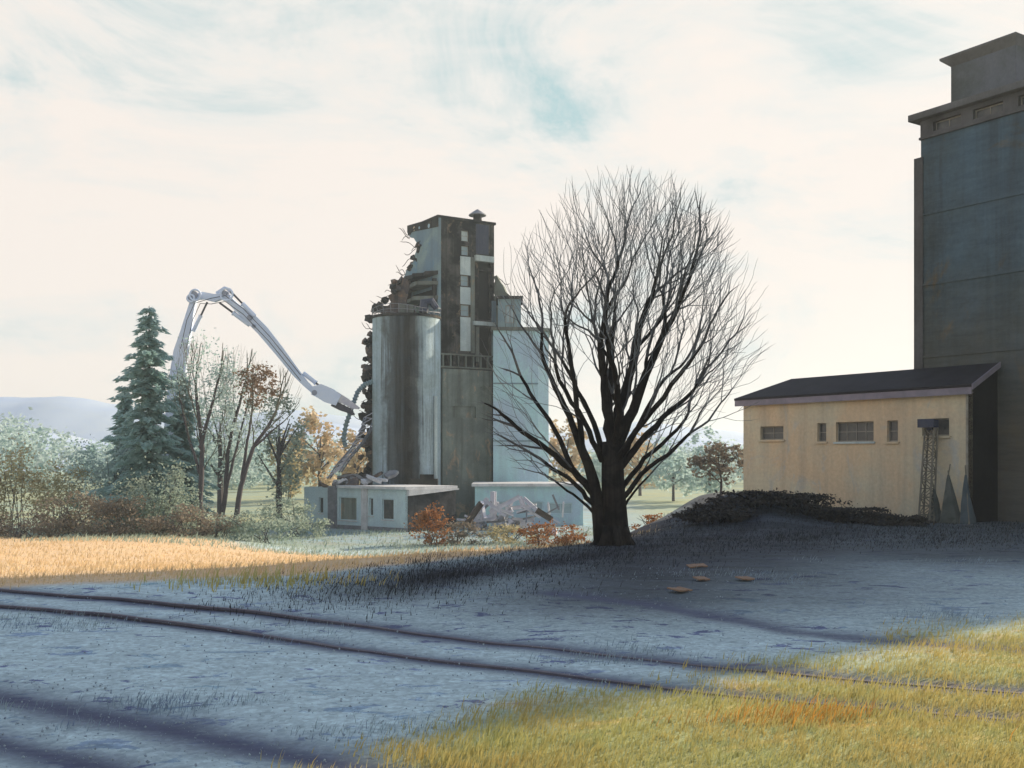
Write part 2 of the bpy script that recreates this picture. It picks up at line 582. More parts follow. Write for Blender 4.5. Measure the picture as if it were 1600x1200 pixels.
LOW = -4.2


def height(x, y):
    x = np.asarray(x, float)
    y = np.asarray(y, float)
    s = crest_dist(x, y)
    slope = 0.090 + 0.20 * sstep(-3, 4, x)
    k = np.maximum(s, 0) * slope
    k = np.where(s > 0, np.maximum(k * (0.74 + 0.26 * sstep(-24, -9, x)), (0.067 + 0.025 * sstep(-24, -9, x)) * (y - 20.5) * sstep(0, 7, s)), 0)
    k = np.sqrt(k * k + 0.04) - 0.2
    z = -(k + 4.2 - np.sqrt((k - 4.2) ** 2 + 0.10)) / 2
    # a heaped dark bank in front of the shed
    z = z + 1.05 * np.exp(-(((x - 9.2) / 1.9) ** 2 + ((y - 41) / 3.4) ** 2))
    z = z + 0.55 * np.exp(-(((x - 11.8) / 2.0) ** 2 + ((y - 43.0) / 2.6) ** 2))
    z = z + 0.10 * fbm(x, y, 4, 40) * sstep(10, 24, y) + 0.035 * fbm(x + 5, y, 0.8, 3) * sstep(6, 20, y) + 0.012 * fbm(x, y, 0.8, 3)
    # low grassy swell at the right of the track
    z = z + 0.10 * np.exp(-(((x - 4.0) / 3.5) ** 2 + ((y - 8.6) / 1.6) ** 2))
    return z


def hz(x, y):
    return float(height(np.array([x]), np.array([y]))[0])


# old siding: rails measured on the flat yard
def yard(px, py):
    Y = CAM_H * FPX / (py - HORIZON)
    return ((px - 800) / FPX * Y, Y)


RAIL_A = [yard(*q) for q in ((-420, 905), (-150, 912), (0, 921), (150, 931), (300, 945), (500, 968), (700, 994), (960, 1021), (1200, 1046), (1450, 1067), (1700, 1086), (2000, 1106))]
RAIL_C = [yard(*q) for q in ((-500, 1010), (-250, 1043), (0, 1086), (250, 1132), (550, 1198), (800, 1262), (1050, 1330))]
RUT_E = [yard(*q) for q in ((860, 925), (1050, 950), (1250, 985), (1420, 1000), (1700, 1018), (2000, 1040))]


def resample(pts, step=0.4):
    pts = [V((a, b)) for a, b in pts]
    # Catmull-Rom through the measured points
    out = []
    for i in range(len(pts) - 1):
        p0, p1, p2, p3 = pts[max(i - 1, 0)], pts[i], pts[i + 1], pts[min(i + 2, len(pts) - 1)]
        n = max(2, int((p2 - p1).length / step))
        for k in range(n):
            t = k / n
            out.append(0.5 * ((2 * p1) + (p2 - p0) * t + (2 * p0 - 5 * p1 + 4 * p2 - p3) * t * t + (3 * p1 - p0 - 3 * p2 + p3) * t ** 3))
    out.append(pts[-1])
    return out


def offset(pts, d):
    o = []
    for i, p in enumerate(pts):
        t = (pts[min(i + 1, len(pts) - 1)] - pts[max(i - 1, 0)]).normalized()
        o.append(p + V((t.y, -t.x)) * d)
    return o


LA = resample(RAIL_A)
LB = offset(LA, 1.435)
LC = resample(RAIL_C)
LD = offset(LC, 1.12)
LE = resample(RUT_E)


def line_dist(x, y, pts):
    a = np.array([(p.x, p.y) for p in pts])
    best = np.full(x.shape, 1e9)
    for (ax, ay), (bx, by) in zip(a[:-1], a[1:]):
        dx, dy = bx - ax, by - ay
        t = np.clip(((x - ax) * dx + (y - ay) * dy) / (dx * dx + dy * dy + 1e-12), 0, 1)
        best = np.minimum(best, np.hypot(x - ax - t * dx, y - ay - t * dy))
    return best


def grass_mask(x, y):
    """the mown grass at the right of the track: beyond a ragged line"""
    q = (x * 0.60 - y * 0.80) + 8.15 + 1.2 * fbm(x * 1.0, y, 1.2, 7)
    return sstep(-0.9, 1.2, q) * sstep(-2.7, -0.5, x)


def straw_mask(x, y):
    s = crest_dist(x, y) + 1.1 * fbm(x, y, 1.2, 14)
    far = 66 + 12 * (1 - sstep(-26, -14, x)) + 3.0 * fbm(x, y, 3, 20)
    return sstep(-0.3, 0.8, s) * (1 - sstep(-2, 6, x - (y - 25) * 0.05)) * (1 - sstep(far - 4, far + 2, y))


def build_ground():
    ys = [-40, -20, -8, 0, 3, 5]
    y = 6.0
    while y < 24:
        ys.append(y); y += 0.10 + 0.012 * (y - 6)
    while y < 130:
        ys.append(y); y += 0.35 + 0.02 * (y - 24)
    while y < 2600:
        ys.append(y); y *= 1.12
    us = np.concatenate([[-60, -25, -12, -6, -3, -1.5], np.linspace(-0.85, 0.85, 330), [1.5, 3, 6, 12, 25, 60]])
    ys = np.array(ys)
    U, Yg = np.meshgrid(us, ys)
    X = U * np.maximum(Yg, 12.0)
    X = np.clip(X, -2600, 2600)
    Z = height(X, Yg)
    near = (Yg < 26) & (np.abs(X) < 16)
    stain = np.zeros(X.shape)
    for pts, wd, k in ((LA, 0.36, 1.0), (LB, 0.31, 1.0), (LC, 0.40, 1.0), (LD, 0.30, 1.0), (LE, 0.36, 0.9)):
        d = line_dist(X[near], Yg[near], pts)
        wv = wd * (1 + 0.5 * fbm(X[near] * 1.7, Yg[near] * 1.7, 0.8, 3))
        stain[near] = np.maximum(stain[near], k * np.exp(-(d / np.maximum(wv, 0.05)) ** 2))
        # wheel-worn hollows beside the rails
        Z[near] -= 0.05 * np.exp(-(d / (wd * 1.6)) ** 2)
    g = grass_mask(X, Yg)
    st = straw_mask(X, Yg)
    s = crest_dist(X, Yg)
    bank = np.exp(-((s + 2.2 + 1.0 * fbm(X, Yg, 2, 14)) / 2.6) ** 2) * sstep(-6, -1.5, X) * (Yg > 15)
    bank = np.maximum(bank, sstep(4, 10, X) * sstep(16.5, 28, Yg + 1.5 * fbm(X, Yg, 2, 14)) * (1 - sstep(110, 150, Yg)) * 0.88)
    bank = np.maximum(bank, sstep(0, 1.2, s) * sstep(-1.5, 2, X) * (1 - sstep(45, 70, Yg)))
    bank = np.maximum(bank, 0.96 * sstep(-17.0, -4.5, s + 2.0 * fbm(X, Yg, 2, 14)) * sstep(-5, 3, X) * (s < 1) * sstep(12.5, 19, Yg))  # shade from the tree to the shed, put into the ground mask
    ruin = sstep(70, 82, Yg) * (1 - sstep(150, 220, Yg)) * sstep(-26, -19, X) * (1 - sstep(10, 20, X))
    ny, nx = X.shape
    verts = np.stack([X.ravel(), Yg.ravel(), Z.ravel()], 1)
    idx = np.arange(ny * nx).reshape(ny, nx)
    faces = np.stack([idx[:-1, :-1], idx[:-1, 1:], idx[1:, 1:], idx[1:, :-1]], -1).reshape(-1, 4)
    me = bpy.data.meshes.new('ground')
    me.from_pydata(verts.tolist(), [], faces.tolist())
    for nm, ch in (('cover', (st, g, bank)), ('wear', (stain, ruin, sstep(66, 80, Yg)))):
        at = me.attributes.new(nm, 'FLOAT_COLOR', 'POINT')
        c = np.ones((ny * nx, 4), np.float32)
        for i, a in enumerate(ch):
            c[:, i] = a.ravel()
        at.data.foreach_set('color', c.ravel())
    me.polygons.foreach_set('use_smooth', [True] * len(me.polygons))
    o = bpy.data.objects.new('ground', me)
    COL.objects.link(o)
    o['kind'] = 'structure'
    m, N, L, B = new_mat('ground_cover')
    t = N.new('ShaderNodeTexCoord').outputs['Object']
    cov = N.new('ShaderNodeAttribute'); cov.attribute_name = 'cover'
    wear = N.new('ShaderNodeAttribute'); wear.attribute_name = 'wear'
    sc_ = N.new('ShaderNodeSeparateColor'); L.new(cov.outputs['Color'], sc_.inputs['Color'])
    sw = N.new('ShaderNodeSeparateColor'); L.new(wear.outputs['Color'], sw.inputs['Color'])
    n_s = n_noise(N, L, t, 9.0, 9, 0.75)
    n_m = n_noise(N, L, n_map(N, L, t, (0.55, 1.3, 1), (0, 0, 0.35)), 0.9, 7, 0.65, 0.8)
    n_l = n_noise(N, L, n_map(N, L, t, (0.35, 1.0, 1), (0, 0, 0.3)), 0.33, 6, 0.6, 0.6)
    # gravel and ash of the yard: slate blue with paler, greenish washes
    n_st = n_noise(N, L, n_map(N, L, t, (0.09, 0.42, 1), (0, 0, 0.30)), 1.0, 7, 0.58, 1.0)
    n_v = n_noise(N, L, n_map(N, L, t, (0.9, 1.6, 1), (0, 0, 0.2)), 1.5, 9, 0.72, 0.5)
    gravel = n_mix(N, L, n_ramp(N, L, n_l, 0.34, 0.66), (0.245, 0.295, 0.47), (0.30, 0.45, 0.50))
    gravel = n_mix(N, L, n_ramp(N, L, n_st, 0.50, 0.64), gravel, (0.50, 0.74, 0.73))
    gravel = n_mix(N, L, n_ramp(N, L, n_st, 0.50, 0.34), gravel, (0.15, 0.185, 0.32))
    gravel = n_mix(N, L, n_ramp(N, L, n_v, 0.54, 0.80), gravel, (0.16, 0.20, 0.25))
    gravel = n_mix(N, L, n_ramp(N, L, n_v, 0.42, 0.22), gravel, (0.46, 0.58, 0.60))
    vo = N.new('ShaderNodeTexVoronoi')
    vo.inputs['Scale'].default_value = 17.0
    L.new(t, vo.inputs['Vector'])
    vb_ = N.new('ShaderNodeSeparateColor'); L.new(vo.outputs['Color'], vb_.inputs['Color'])
    gravel = n_mix(N, L, 0.42, gravel, n_ramp(N, L, vb_.outputs['Red'], 0.0, 1.0, (0.62, 0.62, 0.64), (1.36, 1.36, 1.34)), 'MULTIPLY')
    gravel = n_mix(N, L, 0.5, gravel, n_ramp(N, L, n_noise(N, L, n_map(N, L, t, (0.7, 1.4, 1), (0, 0, 0.3)), 2.6, 8, 0.75, 0.4), 0.34, 0.66, (0.60, 0.60, 0.62), (1.30, 1.30, 1.30)), 'MULTIPLY')
    straw = n_mix(N, L, n_ramp(N, L, n_m, 0.38, 0.62), (0.70, 0.48, 0.27), (0.64, 0.49, 0.32))
    grass = n_mix(N, L, n_ramp(N, L, n_l, 0.38, 0.6), (0.43, 0.405, 0.165), (0.36, 0.395, 0.195))
    grass = n_mix(N, L, n_ramp(N, L, n_m, 0.52, 0.66), grass, (0.62, 0.42, 0.13))
    bank_shadec = n_mix(N, L, n_ramp(N, L, n_m, 0.38, 0.62), (0.026, 0.029, 0.036), (0.052, 0.060, 0.08))  # dark soil and the bank's shade in one colour
    ruinc = n_mix(N, L, n_ramp(N, L, n_m, 0.4, 0.6), (0.28, 0.42, 0.47), (0.32, 0.34, 0.31))
    farc = n_mix(N, L, n_ramp(N, L, n_l, 0.4, 0.6), (0.36, 0.38, 0.22), (0.28, 0.36, 0.29))
    col = n_mix(N, L, sc_.outputs['Blue'], gravel, bank_shadec)
    col = n_mix(N, L, sc_.outputs['Red'], col, straw)
    col = n_mix(N, L, sw.outputs['Blue'], col, farc)
    col = n_mix(N, L, sw.outputs['Green'], col, ruinc)
    col = n_mix(N, L, sc_.outputs['Green'], col, grass)
    stn = n_mix(N, L, 1.0, sw.outputs['Red'], n_ramp(N, L, n_s, 0.1, 0.45), 'MULTIPLY')
    col = n_mix(N, L, stn, col, (0.085, 0.095, 0.15))
    col = n_mix(N, L, 0.55, col, n_ramp(N, L, n_s, 0.28, 0.74, (0.5, 0.5, 0.5), (1.4, 1.4, 1.4)), 'MULTIPLY')
    L.new(col, B.inputs['Base Color'])
    B.inputs['Roughness'].default_value = 0.95
    B.inputs['Specular IOR Level'].default_value = 0.15
    bp = N.new('ShaderNodeBump')
    bp.inputs['Strength'].default_value = 0.6
    bp.inputs['Distance'].default_value = 0.05
    L.new(n_s, bp.inputs['Height'])
    L.new(bp.outputs['Normal'], B.inputs['Normal'])
    me.materials.append(m)
    return o


build_ground()


def build_hills():
    mb = MB()
    nx = 160
    for k, (Y, tops) in enumerate(((900, [(-700, 640), (-300, 640), (-100, 628), (0, 622), (60, 618), (120, 622), (190, 632), (300, 655), (450, 640), (560, 652), (700, 690), (900, 672), (1000, 660), (1100, 668), (1250, 690), (1500, 700), (2300, 660)]),
                                   (560, [(-700, 660), (-200, 665), (0, 672), (100, 690), (250, 700), (420, 672), (520, 660), (600, 680), (800, 690), (900, 690), (1060, 678), (1200, 690), (2300, 690)]))):
        pxs = np.linspace(-700, 2300, nx)
        top = np.interp(pxs, [a for a, _ in tops], [b for _, b in tops])
        rows = []
        for j, (f, dy) in enumerate(((0.0, -160), (0.45, -90), (0.8, -40), (1.0, 0), (0.9, 90), (0.0, 300))):
            r = []
            for i, px in enumerate(pxs):
                X = (px - 800) / FPX * Y
                zt = zat(top[i], Y) + 2.2 * mnoise.noise(V((X * 0.03, k * 9.0, 0))) + 1.1 * mnoise.noise(V((X * 0.11, k, 4)))
                z = LOW - 1 + (zt - LOW + 1) * f + (2.0 * mnoise.noise(V((X * 0.05, j * 3.1, k))) if 0 < f < 1 else 0)
                r.append((X, Y + dy, z))
            rows.append(r)
        vs = [p for r in rows for p in r]
        fs = [(j * nx + i, j * nx + i + 1, (j + 1) * nx + i + 1, (j + 1) * nx + i) for j in range(len(rows) - 1) for i in range(nx - 1)]
        mb.add(vs, fs)
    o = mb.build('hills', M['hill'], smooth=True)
    o['kind'] = 'structure'


build_hills()


# ------------------------------------------------------------------ walls with real openings
def wall_panel(mb, o, u, W, H, inn, openings, t, mi=0):
    """outer skin of a wall W x H from base corner o along u, with the openings cut and their reveals t deep"""
    o = V(o)
    u3 = V((u[0], u[1], 0))
    i3 = V((inn[0], inn[1], 0)) * t
    z3 = V((0, 0, 1))
    ss = sorted(set([0, W] + [round(q, 4) for op in openings for q in op[:2]]))
    zs = sorted(set([0, H] + [round(q, 4) for op in openings for q in op[2:4]]))
    flip = u3.cross(z3).dot(V((inn[0], inn[1], 0))) > 0

    def quad(a, b, c, d):
        mb.add([a, b, c, d], [(0, 3, 2, 1) if flip else (0, 1, 2, 3)], mi)
    for i in range(len(ss) - 1):
        for j in range(len(zs) - 1):
            s0, s1, z0, z1 = ss[i], ss[i + 1], zs[j], zs[j + 1]
            cs, cz = (s0 + s1) / 2, (z0 + z1) / 2
            if any(a < cs < b and c < cz < d for a, b, c, d in openings):
                continue
            quad(o + u3 * s0 + z3 * z0, o + u3 * s1 + z3 * z0, o + u3 * s1 + z3 * z1, o + u3 * s0 + z3 * z1)
    for a, b, c, d in openings:
        p = [o + u3 * a + z3 * c, o + u3 * b + z3 * c, o + u3 * b + z3 * d, o + u3 * a + z3 * d]
        for k in range(4):
            q, r = p[k], p[(k + 1) % 4]
            mb.add([q, r, r + i3, q + i3], [(0, 1, 2, 3)], mi)


def window(parent, o, u, inn, op, depth, frame_m, glass_m, bars=(1, 0), fw=0.06, sill=None, name='window'):
    """a frame with mullions set back in the opening, its pane a sub-part"""
    a, b, c, d = op
    u3, i3, z3 = V((u[0], u[1], 0)), V((inn[0], inn[1], 0)), V((0, 0, 1))
    f0 = V(o) + i3 * depth
    mb = MB()
    th = i3 * 0.06
    mb.hexa(f0 + u3 * a + z3 * c, u3 * fw, z3 * (d - c), th)
    mb.hexa(f0 + u3 * (b - fw) + z3 * c, u3 * fw, z3 * (d - c), th)
    mb.hexa(f0 + u3 * (a + fw) + z3 * c, u3 * (b - a - 2 * fw), z3 * fw, th)
    mb.hexa(f0 + u3 * (a + fw) + z3 * (d - fw), u3 * (b - a - 2 * fw), z3 * fw, th)
    for k in range(bars[0]):
        s = a + (b - a) * (k + 1) / (bars[0] + 1)
        mb.hexa(f0 + i3 * 0.005 + u3 * (s - fw * 0.3) + z3 * (c + fw), u3 * fw * 0.6, z3 * (d - c - 2 * fw), th * 0.7)
    for k in range(bars[1]):
        z = c + (d - c) * (k + 1) / (bars[1] + 1)
        mb.hexa(f0 + i3 * 0.012 + u3 * (a + fw) + z3 * (z - fw * 0.3), u3 * (b - a - 2 * fw), z3 * fw * 0.6, th * 0.6)
    wo = mb.build(name, frame_m, parent)
    pb = MB()
    pb.hexa(f0 + i3 * 0.03 + u3 * (a + fw * 0.8) + z3 * (c + fw * 0.8), u3 * (b - a - 1.6 * fw), z3 * (d - c - 1.6 * fw), i3 * 0.008)
    pb.build('pane', glass_m, wo)
    if sill is not None:
        sb = MB()
        sb.hexa(V(o) - i3 * 0.08 + u3 * (a - 0.08) + z3 * (c - 0.09), u3 * (b - a + 0.16), z3 * 0.087, i3 * (depth + 0.07))
        sb.build('sill', sill, wo)
    return wo


# ------------------------------------------------------------------ shed and dark elevator tower at the right
HL = V((11.28, 49.9))
HR = V((17.93, 39.84))
DV = (HR - HL).normalized()                       # along the facades, towards the camera
NB = V((-DV.y, DV.x))                             # into the buildings
if NB.y < 0:
    NB = -NB
D3, N3, Z3 = V((DV.x, DV.y, 0)), V((NB.x, NB.y, 0)), V((0, 0, 1))
HUT_W = (HR - HL).length
HUT_Z = 5.25


def h3(t, n, z):
    return V((HL.x, HL.y, 0)) + D3 * t + N3 * n + Z3 * z


def hut_s(px):
    p = on_plane(px, HL, NB)
    return (p - HL).dot(DV), p.y


def build_hut():
    root = thing('shed', h3(HUT_W / 2, 2.5, 0), 'long ochre rendered shed with dark sloping roof against the dark tower', 'shed')
    t_tow = 8.45
    dA, dB = 5.5, 1.68        # depth beside the tower, depth in front of it
    wins = []
    for x0, x1, yt, yb in ((1188, 1224, 666, 687), (1277, 1291, 661, 690), (1306, 1365, 659, 690), (1386, 1403, 657, 690), (1441, 1483, 654, 681)):
        s0, ya = hut_s(x0)
        s1, yb_ = hut_s(x1)
        ym = (ya + yb_) / 2
        wins.append((s0, s1, zat(yb, ym) + 0.5, zat(yt, ym) + 0.5))
    mb = MB()
    wall_panel(mb, h3(0, 0, -0.5), DV, HUT_W, HUT_Z + 0.5, NB, wins, 0.22)
    wall_panel(mb, h3(0, dA, -0.5), -NB, dA, HUT_Z + 0.5, DV, [], 0.1)
    wall_panel(mb, h3(t_tow, dA, -0.5), -DV, t_tow, HUT_Z + 0.5, -NB, [], 0.1)
    # dark backs behind the glass
    mb.build('wall', M['hut'], root)
    vb = MB()
    wz0, wz1 = min(q[2] for q in wins) - 0.6, max(q[3] for q in wins) - 0.4
    vb.hexa(h3(0.4, 0.32, wz0), D3 * (HUT_W - 0.8), N3 * 0.05, Z3 * (wz1 - wz0))
    vb.build('dark_interior', M['void'], root)
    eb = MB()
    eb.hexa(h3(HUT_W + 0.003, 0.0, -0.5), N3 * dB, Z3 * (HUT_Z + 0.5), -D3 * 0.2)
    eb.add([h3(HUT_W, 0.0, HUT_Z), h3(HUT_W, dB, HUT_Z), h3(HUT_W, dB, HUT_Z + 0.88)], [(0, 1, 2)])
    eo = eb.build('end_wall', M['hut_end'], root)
    eo['label'] = 'shade darkened end wall towards the camera'
    bars = [(1, 1), (0, 1), (3, 1), (0, 1), (1, 0)]
    for op, br in zip(wins, bars):
        window(root, h3(0, 0, -0.5), DV, NB, op, 0.14, M['frame'], M['glass'], br, 0.05, M['hut'] if br[0] != 3 else M['ruin_light'])
    # roof: front slope hipped at the far end, flat top behind
    zr = HUT_Z + 0.95
    ov = 0.28
    rb = MB()
    th = 0.10
    e0, e1 = h3(-0.35, -ov, HUT_Z + 0.02), h3(HUT_W + 0.12, -ov, HUT_Z + 0.02)
    r0, r1 = h3(1.6, 1.6, zr), h3(HUT_W + 0.12, 1.6, zr)
    bl = h3(-0.35, dA + 0.3, HUT_Z + 0.02)
    br_ = h3(t_tow - 0.05, dA + 0.3, HUT_Z + 0.02)
    rbl = h3(1.6, dA - 1.4, zr)
    rbr = h3(t_tow - 0.05, dA - 1.4, zr)
    rin = h3(t_tow - 0.05, 1.6, zr)
    up = Z3 * th
    top = [e0, e1, r1, r0, bl, br_, rbl, rbr, rin]
    vs = [p + up for p in top] + top
    fs = [(0, 1, 2, 8, 3), (0, 3, 6, 4), (3, 8, 7, 6), (6, 7, 5, 4)]
    fs += [tuple(i + 9 for i in reversed(f)) for f in fs]
    for a, b in ((0, 1), (1, 2), (2, 8), (8, 7), (7, 5), (5, 4), (4, 0)):
        fs.append((a, b, b + 9, a + 9))
    rb.add(vs, fs)
    ro = rb.build('roof', M['roof'], root)
    fb = MB()
    fb.hexa(h3(-0.33, -ov + 0.02, HUT_Z - 0.26), D3 * (HUT_W + 0.43), N3 * 0.05, Z3 * 0.275)
    fb.hexa(h3(-0.33, -ov + 0.08, HUT_Z - 0.22), N3 * (dA + 0.3), D3 * 0.05, Z3 * 0.235)
    fb.hexa(h3(-0.28, -ov + 0.075, HUT_Z - 0.2), D3 * (HUT_W + 0.3), N3 * (ov - 0.08), Z3 * 0.03)
    fb.build('fascia', M['fascia'], ro)
    vb = MB()
    p0, p1 = h3(HUT_W + 0.125, -ov, HUT_Z - 0.1), h3(HUT_W + 0.125, 1.62, zr - 0.1)
    vb.prism([p0, p1, p1 + Z3 * 0.22, p0 + Z3 * 0.22], D3 * 0.05)
    vb.build('verge_board', M['fascia'], ro)
    # gutter pipe at the near corner
    pb = MB()
    pb.tube([h3(HUT_W - 0.18, -0.10, 0.1), h3(HUT_W - 0.18, -0.10, HUT_Z - 0.2)], 0.05, 8)
    pb.build('downpipe', M['frame'], root)
    return root


build_hut()

TO = on_plane(1439, h3(0, 1.72, 0).xy, NB)        # near bottom-left corner of the tower front
TOW_W = 15.6
TOW_D = 12.0


def t3(s, n, z):
    return V((TO.x, TO.y, 0)) + D3 * s + N3 * n + Z3 * z


def tow_s(px, n=0.0):
    p = on_plane(px, t3(0, n, 0).xy, NB)
    return (p - t3(0, n, 0).xy).dot(DV), p.y


def build_tower():
    root = thing('elevator_tower', t3(TOW_W / 2, TOW_D / 2, 0), 'tall dark concrete elevator tower with small windows under its cornice, behind the ochre shed', 'tower')
    Yl = TO.y
    z_band = zat(217, Yl)
    z_cor = zat(190, Yl)
    mb = MB()
    mb.hexa(t3(0, 0, -1), D3 * TOW_W, N3 * TOW_D, Z3 * (z_band + 1))
    # shallow horizontal ledges left by the lifts of the shuttering
    wo = mb.build('wall', M['tower'], root)
    for yy in (338, 448, 560):
        lb = MB()
        lb.hexa(t3(-0.015, -0.05, zat(yy, Yl)), D3 * (TOW_W + 0.03), N3 * 0.05, Z3 * 0.10)
        lb.build('ledge', M['tower'], root)
    pb = MB()
    pb.hexa(t3(-0.30, -0.06, -1), D3 * 0.42, N3 * 0.7, Z3 * (z_band + 0.2))
    pb.build('corner_pilaster', M['tower_trim'], root)
    bands = MB()
    hb = z_cor - z_band
    ops = []
    for x0, x1 in ((1459, 1502), (1521, 1568), (1592, 1640), (1668, 1720), (1752, 1808), (1845, 1905), (1945, 2010)):
        s0, _ = tow_s(x0)
        s1, _ = tow_s(x1)
        ops.append((s0, s1, hb * 0.22, hb * 0.76))
    wall_panel(bands, t3(0, -0.04, z_band), DV, TOW_W, hb, NB, ops, 0.3)
    bands.hexa(t3(0, 0.35, z_band), D3 * TOW_W, N3 * (TOW_D - 0.35), Z3 * hb)
    bands.hexa(t3(-0.04, -0.10, z_band - 0.07), D3 * (TOW_W + 0.08), N3 * 0.12, Z3 * 0.10)
    bands.build('window_band', M['tower_trim'], root)
    for op in ops:
        window(root, t3(0, -0.04, z_band), DV, NB, op, 0.18, M['frame'], M['glass'], (1, 0), 0.05)
    cb = MB()
    cb.hexa(t3(-0.35, -0.40, z_cor), D3 * (TOW_W + 0.7), N3 * (TOW_D + 0.8), Z3 * 0.27)
    cb.build('cornice', M['tower_trim'], root)
    # rooftop house set a little back
    n0 = 1.2
    s0, y0 = tow_s(1486, n0)
    s1, y1 = tow_s(1587, n0)
    zt = zat(92, y0)
    hb_ = MB()
    hb_.hexa(t3(s0, n0, z_cor + 0.27), D3 * (s1 - s0), N3 * 5.0, Z3 * (zt - z_cor - 0.27))
    ho = hb_.build('rooftop_house', M['pent'], root)
    rb = MB()
    # flared eaves
    q0 = [t3(s0, n0, zt - 0.35), t3(s1, n0, zt - 0.35), t3(s1, n0 + 5, zt - 0.35), t3(s0, n0 + 5, zt - 0.35)]
    q1 = [t3(s0 - 0.42, n0 - 0.2, zt), t3(s1 + 0.12, n0 - 0.2, zt), t3(s1 + 0.12, n0 + 5.2, zt), t3(s0 - 0.42, n0 + 5.2, zt)]
    q2 = [p + Z3 * 0.09 for p in q1]
    e = 0.006
    q0 = [p + (V((p.x, p.y, 0)) - V((t3((s0 + s1) / 2, n0 + 2.5, 0).x, t3((s0 + s1) / 2, n0 + 2.5, 0).y, 0))) * e for p in q0]
    rb.add(q0 + q1 + q2, [(0, 1, 5, 4), (1, 2, 6, 5), (2, 3, 7, 6), (3, 0, 4, 7), (4, 5, 9, 8), (5, 6, 10, 9), (6, 7, 11, 10), (7, 4, 8, 11), (8, 9, 10, 11), (3, 2, 1, 0)])
    rb.build('roof_slab', M['tower_trim'], ho)
    return root


build_tower()


# ------------------------------------------------------------------ lattice mast and canvas stacks by the shed
def build_mast():
    p = on_plane(1447, h3(0, -1.3, 0).xy, NB)
    q = on_plane(1455, h3(0, -0.25, 0).xy, NB)
    z1 = zat(668, q.y)
    b = V((p.x, p.y, hz(p.x, p.y) - 0.05))
    tp = V((q.x, q.y, z1))
    root = thing('lattice_mast', b, 'lattice steel mast with a navy floodlight on top, leaning on the ochre shed', 'mast')
    wd, dp = 0.48, 0.30
    corners = []
    for sx in (-1, 1):
        for sy in (-1, 1):
            c0 = b + D3 * sx * wd / 2 + N3 * sy * dp / 2
            c1 = tp + D3 * sx * wd * 0.42 + N3 * sy * dp * 0.4 - Z3 * 0.05
            corners.append((c0, c1))
            mb = MB()
            mb.bar(c0, c1, 0.06, 0.06)
            mb.build('upright', M['mast'], root)
    n = 11
    mb = MB()
    for k in range(n):
        f0, f1 = k / n, (k + 1) / n
        for i, j in ((0, 2), (1, 3), (0, 1), (2, 3)):
            a0, a1 = corners[i][0].lerp(corners[i][1], f0), corners[j][0].lerp(corners[j][1], f0)
            b0, b1 = corners[i][0].lerp(corners[i][1], f1), corners[j][0].lerp(corners[j][1], f1)
            mb.bar(a0, a1, 0.045, 0.045)
            if k % 2:
                mb.bar(a0, b1, 0.03, 0.03)
            else:
                mb.bar(a1, b0, 0.03, 0.03)
    mb.build('bracing', M['mast'], root)
    lb = MB()
    lb.hexa(tp + D3 * -0.34 - N3 * 0.28, D3 * 0.66, N3 * 0.3, Z3 * 0.30)
    lb.hexa(tp + D3 * -0.38 - N3 * 0.36, D3 * 0.74, N3 * 0.075, Z3 * 0.34)
    lb.hexa(tp + D3 * -0.10 - N3 * 0.1, D3 * 0.2, N3 * 0.1, -Z3 * 0.1)
    lb.build('floodlight', M['lamp_blue'], root)


build_mast()


def canvas_stack(px, top, wpx, mat, name_label, tips=1, seed=0):
    c = on_plane(px, h3(0, -0.9, 0).xy, NB)
    g = hz(c.x, c.y)
    base = V((c.x, c.y, g - 0.05))
    zt = zat(top, c.y)
    wd = wpx / FPX * c.y
    mb = MB()
    sides = 9
    rnd = random.Random(seed)
    rows = 7
    vs = []
    H = zt - base.z
    for j in range(rows + 1):
        f = j / rows
        for k in range(sides):
            a = 2 * PI * k / sides
            r = wd / 2 * (1 - f) ** 0.95 * (1 + 0.25 * math.sin(k * 4.0 + seed) * (1 - f) + rnd.uniform(-0.16, 0.16)) + 0.04
            vs.append(base + D3 * r * math.cos(a) + N3 * r * 0.8 * math.sin(a) + Z3 * (H * f) + D3 * 0.10 * wd * math.sin(seed + f * 2))
    fs = [(j * sides + k, j * sides + (k + 1) % sides, (j + 1) * sides + (k + 1) % sides, (j + 1) * sides + k) for j in range(rows) for k in range(sides)]
    fs.append(tuple(rows * sides + k for k in range(sides)))
    root = thing('pole_stack', base, name_label, 'pole stack')
    mb.add(vs, fs)
    mb.build('canvas', mat, root)
    apex = base + Z3 * H + D3 * 0.10 * wd * math.sin(seed + 2)
    for k in range(2 + tips):
        a = rnd.uniform(0, 2 * PI)
        foot = base + D3 * wd * 0.52 * math.cos(a) + N3 * wd * 0.42 * math.sin(a)
        end = apex + (apex - foot).normalized() * rnd.uniform(0.1, 0.45)
        pb = MB()
        pb.tube([foot, end], [0.035, 0.022], 6)
        pb.build('pole', M['mast'], root)


canvas_stack(1459, 764, 24, M['tarp'], 'low grey green canvas wrapped pole stack right beside the lattice mast', 1, 1)
canvas_stack(1484, 742, 32, M['tarp'], 'middle canvas wrapped pole stack with two pointed tips', 2, 2)
canvas_stack(1511, 742, 22, M['tarp_blue'], 'bluish slim pole stack at the near corner of the ochre shed', 1, 3)

# ------------------------------------------------------------------ rails


